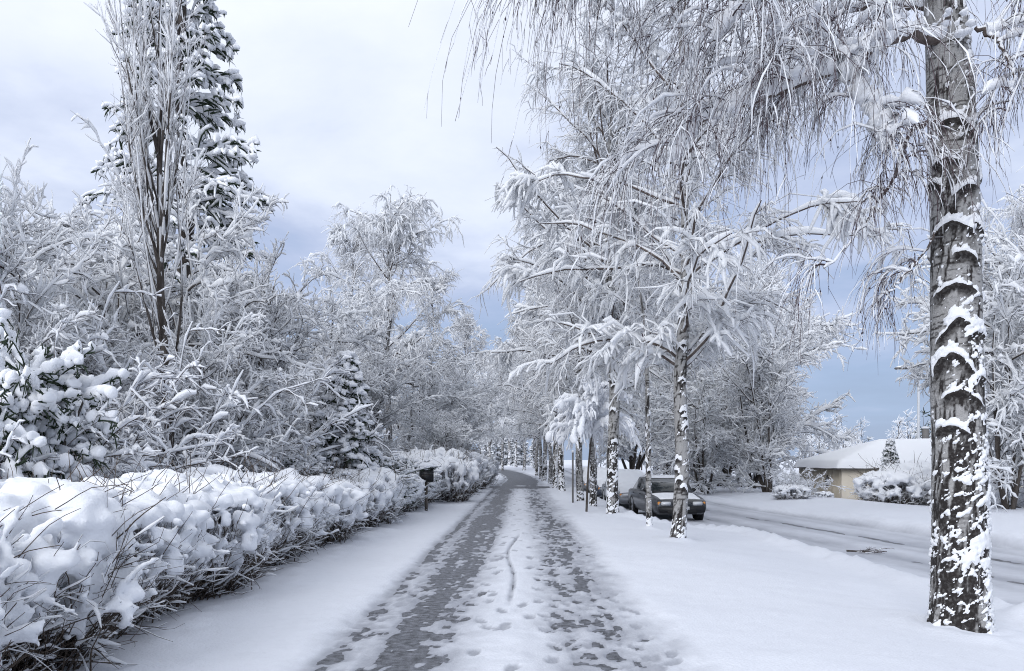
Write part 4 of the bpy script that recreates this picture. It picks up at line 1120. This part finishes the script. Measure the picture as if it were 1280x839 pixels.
def make_car(name, label, paint, loc, rz, cover, group=None):
    """sedan, front towards -y. cover: how much snow lies on it (0 light, 1 buried)"""
    rng = np.random.default_rng(int(abs(loc[1]) * 10))
    t = empty(name, label, 'car', loc, rz, group)
    stn = [(-2.17, .40, .60, .70), (-2.13, .30, .655, .76), (-2.05, .24, .70, .795), (-1.75, .22, .755, .815), (-1.35, .21, .80, .82), (-0.95, .21, .845, .825), (-0.4, .20, .885, .83), (0.5, .20, .90, .83), (1.35, .21, .91, .825), (1.75, .24, .915, .81), (2.08, .28, .90, .78), (2.17, .36, .86, .75), (2.20, .45, .78, .72)]
    rings = []
    for (y, zl, zh, w) in stn:
        zm = zl + (zh - zl) * 0.62
        half = [(0.0, zl), (w * .80, zl), (w * .95, zl + .06), (w, zl + (zm - zl) * .55), (w * 1.0, zm), (w * .975, zh - .05), (w * .90, zh - .008), (w * .55, zh + .012), (0.0, zh + .018)]
        pts = half + [(-a, b) for a, b in half[-2:0:-1]]
        rings.append([(a, y, b) for a, b in pts])
    mb = MB(); ring_loft(mb, rings); body = mb.build('body', paint, t)
    # greenhouse
    def cab(y0, y1, w, z): return [(-w, y0, z), (-w * 1.02, (y0 + y1) / 2, z), (-w, y1, z), (w, y1, z), (w * 1.02, (y0 + y1) / 2, z), (w, y0, z)]
    B0 = (-0.98, 1.58, .745, .87); B1 = (-0.28, 1.02, .60, 1.325); B2 = (-0.12, .88, .52, 1.365)
    mb = MB(); ring_loft(mb, [cab(*B0), cab(*B1), cab(*B2)]); cabin = mb.build('cabin', paint, t, smooth=False)
    def lerp(a, b, f): return tuple(np.array(a) * (1 - f) + np.array(b) * f)
    def pane(nm, q, off, parent):
        q = np.array(q, float); nrm = np.cross(q[1] - q[0], q[3] - q[0]); nrm /= np.linalg.norm(nrm)
        if np.dot(nrm, off) < 0: nrm = -nrm
        c = q.mean(0); inner = c + (q - c) * 0.985
        mb = MB(); V = np.vstack([q + nrm * 0.002, inner + nrm * 0.012])
        mb.add(V, [(4, 5, 6, 7), (0, 1, 5, 4), (1, 2, 6, 5), (2, 3, 7, 6), (3, 0, 4, 7)])
        return mb.build(nm, 'car_glass', parent, smooth=False)
    a0, a1 = cab(*B0), cab(*B1)
    def quad(i, j, lo=.08, hi=.92, l=.06, r=.94):
        f = lambda p, q, u: np.array(p) * (1 - u) + np.array(q) * u
        bl, br, tl, tr = a0[i], a0[j], a1[i], a1[j]
        g = lambda u, v: f(f(bl, br, u), f(tl, tr, u), v)
        return [g(l, lo), g(r, lo), g(r, hi), g(l, hi)]
    if cover < 0.9: pane('windscreen', quad(0, 5), np.array((0, -1, .5)), cabin)
    pane('rear_window', quad(2, 3), np.array((0, 1, .5)), cabin)
    for i, j, s in ((0, 1, -1), (1, 2, -1), (4, 3, 1), (5, 4, 1)):
        pane('side_window', quad(i, j, .12, .9, .08, .93), np.array((s, 0, .2)), cabin)
    # wheels
    for sx in (-1, 1):
        for wy in (-1.32, 1.28):
            c = (sx * 0.73, wy, 0.30)
            mb = MB(); lathe(mb, [(.19, -.09), (.27, -.095), (.30, -.07), (.305, 0), (.30, .07), (.27, .095), (.19, .09)], 28, 'x', c); w = mb.build('wheel', 'rubber', t)
            mb = MB(); lathe(mb, [(.0, sx * .075), (.05, sx * .085), (.07, sx * .07), (.17, sx * .06), (.195, sx * .088), (.2, sx * .05)], 24, 'x', c); mb.build('rim', 'chrome' if cover < .5 else 'lamp_metal', w)
            mb = MB(); lathe(mb, [(.30, sx * .095), (.37, sx * .104), (.375, sx * .06), (.3, sx * .02)], 28, 'x', c); mb.build('wheel_arch', 'dark_plastic', body)
    # front
    mb = MB(); box(mb, (0, -2.17, .40), (1.44, .10, .20), .03); bp = mb.build('bumper', 'dark_plastic' if cover < .5 else paint, t)
    mb = MB(); box(mb, (0, -2.225, .33), (.9, .02, .10), .006); mb.build('air_intake', 'rubber', bp)
    mb = MB(); box(mb, (0, -2.185, .575), (.62, .03, .10), .01); gr = mb.build('grille', 'black_paint', t)
    for k in range(4):
        mb = MB(); box(mb, (0, -2.203, .538 + k * .025), (.58, .008, .006)); mb.build('slat', 'chrome', gr)
    for sx in (-1, 1):
        mb = MB(); box(mb, (sx * .49, -2.165, .58), (.30, .05, .115), .018); h = mb.build('headlight', 'lamp_glass', t)
        mb = MB(); box(mb, (sx * .69, -2.125, .58), (.10, .06, .11), .015); mb.build('indicator', 'indicator', h)
        mb = MB(); box(mb, (sx * .80, -0.70, .945), (.15, .10, .11), .03); mb.build('mirror', 'dark_plastic', t)
        mb = MB(); box(mb, (sx * .55, 2.19, .70), (.30, .04, .14), .01); mb.build('tail_light', 'indicator', t)
        for dy in (-0.05, 0.95):
            mb = MB(); box(mb, (sx * .835, dy, .80), (.02, .16, .03), .006); mb.build('door_handle', 'dark_plastic', body)
    mb = MB(); box(mb, (0, -2.232, .44), (.44, .012, .10), .004); mb.build('number_plate', 'plate', bp)
    # snow lying on it: sheets that follow the car's top
    def sheet(y0, y1, w0, w1, z0, z1, th, nu=26, nv=22, seed=0):
        u = np.linspace(-1, 1, nu); v = np.linspace(0, 1, nv); Ug, Vg = np.meshgrid(u, v)
        w = w0 * (1 - Vg) + w1 * Vg
        e = (1 - np.abs(Ug) ** 6) ** .5 * (1 - np.abs(2 * Vg - 1) ** 8) ** .5
        X = Ug * w; Yv = y0 + (y1 - y0) * Vg
        Z = z0 + (z1 - z0) * Vg + th * e * (0.75 + 0.5 * fbm(X * 4 + seed, Yv * 4, 7 + seed, 3)) - 0.02
        I = np.arange(nu * nv).reshape(nv, nu)
        mb = MB(); mb.add(np.stack([X, Yv, Z], -1).reshape(-1, 3), np.stack([I[:-1, :-1], I[:-1, 1:], I[1:, 1:], I[1:, :-1]], -1).reshape(-1, 4))
        # skirt so that the sheet is a closed slab
        return mb
    sheet(-0.30, 1.06, .60, .60, 1.34, 1.34, .05 + .15 * cover, seed=1).build('roof_snow', 'snow', cabin)
    if cover > .5:
        sheet(-2.12, -0.80, .72, .78, .67, .87, .05 + .16 * cover, seed=2).build('bonnet_snow', 'snow', body)
        sheet(-1.05, -0.20, .76, .60, .86, 1.37, .16, seed=3).build('windscreen_snow', 'snow', cabin)
        sheet(0.92, 1.66, .58, .74, 1.36, .88, .10, seed=4).build('rear_window_snow', 'snow', cabin)
        sheet(1.5, 2.16, .76, .72, .91, .89, .18, seed=5).build('boot_snow', 'snow', body)
    else:
        sheet(-2.06, -1.02, .66, .70, .70, .85, .06, seed=2).build('bonnet_snow', 'snow', body)
        sheet(1.62, 2.1, .70, .70, .92, .90, .09, seed=5).build('boot_snow', 'snow', body)
    return t
RZ0 = -0.215
make_car('sedan', 'dark grey sedan parked with snow on its roof and a bare windscreen', 'car_paint', (5.08, 25.4, RZ0), math.radians(3.0), 0.25)
make_car('parked_car', 'parked car buried under snow right behind the dark grey sedan', 'car_silver', (4.75, 31.0, RZ0), math.radians(2), 1.0)
make_car('parked_car', 'dark blue parked car with snow heaped on top behind the birch trunks', 'car_blue', (4.7, 37.4, RZ0), 0.02, 0.9)
make_car('parked_car', 'last parked car of the line, white with snow', 'car_silver', (4.65, 43.2, RZ0), 0.0, 1.0)

# ------------------------------------------------------------------ low beige building
def building():
    cz = -1.15
    t = empty('building', 'low beige building with a snow-covered hipped roof and a diamond window', 'building', (16.5, 38.0, cz), math.radians(-3.5))
    Wd, Dp, Hw = 15.0, 6.6, 2.38
    mb = MB(); box(mb, (Wd / 2, 0.1, Hw / 2), (Wd - 0.02, 0.2, Hw)); fw = mb.build('wall', 'wall_beige', t, False)
    mb = MB(); box(mb, (0.1, Dp / 2 + 0.1, Hw / 2), (0.2, Dp - 0.2, Hw)); sw = mb.build('side_wall', 'wall_beige_shaded', t, False)  # left face, its shade carried by the darker beige
    mb = MB(); box(mb, (Wd / 2, Dp + 0.1, Hw / 2), (Wd, 0.2, Hw)); mb.build('wall', 'wall_beige', t, False)
    mb = MB(); box(mb, (Wd - 0.1, Dp / 2, Hw / 2), (0.2, Dp - 0.2, Hw)); mb.build('side_wall', 'wall_beige', t, False)
    for k in range(7):                        # upright boards on the side wall
        mb = MB(); box(mb, (-0.012, 0.45 + k * 0.9, Hw / 2), (0.024, 0.05, Hw - 0.02)); mb.build('batten', 'wall_beige_shaded', sw, False)
    # diamond window
    def dia(r, x0, x1):
        mb = MB(); y, z = 2.0, 1.72
        P = [(y - r, z), (y, z - r), (y + r, z), (y, z + r)]
        mb.add([(x0, *p) for p in P] + [(x1, *p) for p in P], [(0, 1, 2, 3), (4, 5, 6, 7), (0, 1, 5, 4), (1, 2, 6, 5), (2, 3, 7, 6), (3, 0, 4, 7)]); return mb
    wn = dia(0.34, -0.05, 0.0).build('window_frame', 'trim', t, False); dia(0.26, -0.06, -0.045).build('pane', 'car_glass', wn, False)
    for k in range(3):                        # windows on the long wall
        mb = MB(); box(mb, (7.6 + k * 2.6, -0.02, 1.45), (1.3, 0.06, 1.0), .01); w = mb.build('window', 'trim', t, False)
        mb = MB(); box(mb, (7.6 + k * 2.6, -0.045, 1.45), (1.14, 0.03, 0.84)); mb.build('pane', 'car_glass', w, False)
    o = 0.28
    def hip(z0, e, zr, nm, m, par, th=0):
        mb = MB(); a = [(-e, -e, z0), (Wd + e, -e, z0), (Wd + e, Dp + e, z0), (-e, Dp + e, z0), (Dp / 2, Dp / 2, zr), (Wd - Dp / 2, Dp / 2, zr)]
        lo = [(p[0], p[1], p[2] - th) for p in a[:4]]
        mb.add(a + lo, [(0, 1, 5, 4), (2, 3, 4, 5), (0, 6, 7, 1), (1, 7, 8, 2), (2, 8, 9, 3), (3, 9, 6, 0), (6, 9, 8, 7)], [(1, 2, 5), (3, 0, 4)]); return mb.build(nm, m, par, False)
    rf = hip(Hw + 0.16, o, Hw + 1.40, 'roof', 'trim', t, 0.16)
    # snow as a softly rounded blanket over the roof
    nx, ny = 90, 60
    u = np.linspace(-o - .06, Wd + o + .06, nx); v = np.linspace(-o - .06, Dp + o + .06, ny); Ug, Vg = np.meshgrid(u, v)
    d = np.minimum(np.minimum(Ug + o, Wd + o - Ug), np.minimum(Vg + o, Dp + o - Vg))
    Z = Hw + 0.16 + np.clip(d, 0, 5) * (1.24 / (Dp / 2 + o)) + 0.30 * np.sqrt(np.clip((d + .06) / .22, 0, 1)) - 0.06 + 0.08 * (fbm(Ug * .8, Vg * .8, 3, 3) - .5) - 0.06 * (d < 0)
    I = np.arange(nx * ny).reshape(ny, nx)
    mb = MB(); mb.add(np.stack([Ug, Vg, Z], -1).reshape(-1, 3), np.stack([I[:-1, :-1], I[:-1, 1:], I[1:, 1:], I[1:, :-1]], -1).reshape(-1, 4)); mb.build('roof_snow', 'snow', rf)
    for cx_ in (6.2, 10.5):
        mb = MB(); box(mb, (cx_, 4.6, Hw + 1.75), (0.28, 0.28, 0.9), .01); ch = mb.build('vent_pipe', 'trim', rf, False)
        mb = MB(); box(mb, (cx_, 4.6, Hw + 2.26), (0.36, 0.36, 0.12), .04); mb.build('snow_cap', 'snow', ch)
building()
for px, Y, tp_, k in ((1003, 34, 592, 0), (985, 33, 598, 1)):
    loc, sc = by_px(px, Y, tp_, 2.4); dup(AS[k], loc, px * 0.3, (sc * 1.1, sc * 1.1, sc), 'twiggy snow-covered shrub at the left end of the building' if k == 0 else 'twiggy snow-covered shrub under the large round tree', group='shrubs by the building')
def verge_post():
    x, y = foot(716, 629)
    t = empty('post', 'thin dark post in the snow beside the small weeping tree', 'post', (x, y, gz(x, y) - 0.05))
    mb = MB(); lathe(mb, [(0.0, 0), (.035, 0), (.035, 1.95), (.028, 1.98), (.0, 1.99)], 10, 'z'); mb.build('pole', 'trim', t)
    mb = MB(); blobs(mb, [(0, 0, 2.01)], [(.06, .06, .05)], np.random.default_rng(1), ICO2, .2); mb.build('snow_cap', 'snow', t)
verge_post()
# ------------------------------------------------------------------ street lamp
def lamp():
    x, Y = (1148 - 640) / FPX * 46, 46.0
    t = empty('street_lamp', 'grey street lamp with a short arm rising behind the building roof', 'lamp', (x, Y, gz(x, Y) - 0.1))
    mb = MB(); p = catmull([(0, 0, 0), (0, 0, 4), (0, 0, 7.6), (-0.12, 0, 8.15), (-0.75, 0, 8.35)], 30); tubes(mb, p[None], np.interp(np.arange(30), [0, 20, 29], [.10, .065, .04])[None], 10); mb.build('pole', 'lamp_metal', t)
    mb = MB(); box(mb, (-1.05, 0, 8.36), (.75, .26, .12), .04); h = mb.build('lamp_head', 'trim', t)
    mb = MB(); box(mb, (-1.08, 0, 8.295), (.5, .2, .03), .01); mb.build('lens', 'lamp_glass', h)
    mb = MB(); rng = np.random.default_rng(2); blobs(mb, [(-1.05, 0, 8.45), (-.85, 0, 8.44)], [(.34, .13, .07), (.25, .1, .06)], rng, ICO3, .2); mb.build('snow', 'snow', h)
lamp()
# ------------------------------------------------------------------ letter box
def letter_box():
    Y = 24.0; x = (533 - 640) / FPX * Y
    t = empty('letter_box', 'black letter box with a snow cap standing in the hedge', 'letter box', (x, Y, gz(x, Y) - 0.05), 0.25)
    mb = MB(); box(mb, (0, .05, .5), (.09, .09, 1.0), .01); mb.build('post', 'wood_post', t)
    mb = MB(); box(mb, (0, 0, 1.2), (.42, .30, .42), .02); b = mb.build('body', 'black_paint', t)
    mb = MB(); box(mb, (0, -.02, 1.425), (.46, .36, .035), .012); mb.build('lid', 'black_paint', b)
    mb = MB(); box(mb, (0, -.155, 1.33), (.30, .015, .03)); mb.build('slot', 'dark_plastic', b)
    mb = MB(); box(mb, (0, -.155, 1.14), (.34, .012, .22), .006); mb.build('door', 'dark_plastic', b)
    mb = MB(); rng = np.random.default_rng(4); blobs(mb, [(0, 0, 1.46), (.06, .02, 1.5), (-.08, 0, 1.49)], [(.27, .21, .12), (.18, .15, .12), (.16, .15, .1)], rng, ICO3, .15, False); mb.build('snow_cap', 'snow', t)
letter_box()
# ------------------------------------------------------------------ fallen branch on the road
def fallen():
    rng = np.random.default_rng(8)
    Y = 15.5; x = (1082 - 640) / FPX * Y
    o_ = MB()
    P1 = grow(np.array([[-.55, 0, .03]]), np.array([[1, .1, .03]]), np.array([1.15]), 9, rng, 0, .08); P1[..., 2] = np.abs(P1[..., 2]) * .3 + .03
    tubes(o_, P1, np.linspace(.028, .01, 9)[None], 6)
    idx, tt, o, d = branch(P1, rng, 12, .2, 1, .7, .2, .9); P2 = grow(o, d, rng.uniform(.2, .6, 12), 6, rng, 0, .12); P2[..., 2] = np.clip(P2[..., 2], .02, .12)
    tubes(o_, P2, np.linspace(.009, .003, 6)[None].repeat(12, 0), 4)
    r = o_.build('fallen_branch', 'bark'); r.location = (x, Y, RZ0 + 0.03); r.scale = (0.7, 0.7, 0.8); tag(r, 'broken dark branch lying on the snowy road', 'branch')
    m = MB(); snow_on(m, P2[::2], np.full(6, .006), rng, 4); m.build('snow', 'snow', r)
    t = MB(); idx, tt, o, d = branch(P2, rng, 5, .2, 1, .7, .2, .9); P3_ = grow(o, d, rng.uniform(.08, .25, len(o)), 4, rng, 0, .12); P3_[..., 2] = np.clip(P3_[..., 2], .015, .12); tubes(t, P3_, np.linspace(.004, .002, 4)[None].repeat(len(o), 0), 3); tag(t.build('twigs', 'twig', r), kind='stuff')
fallen()
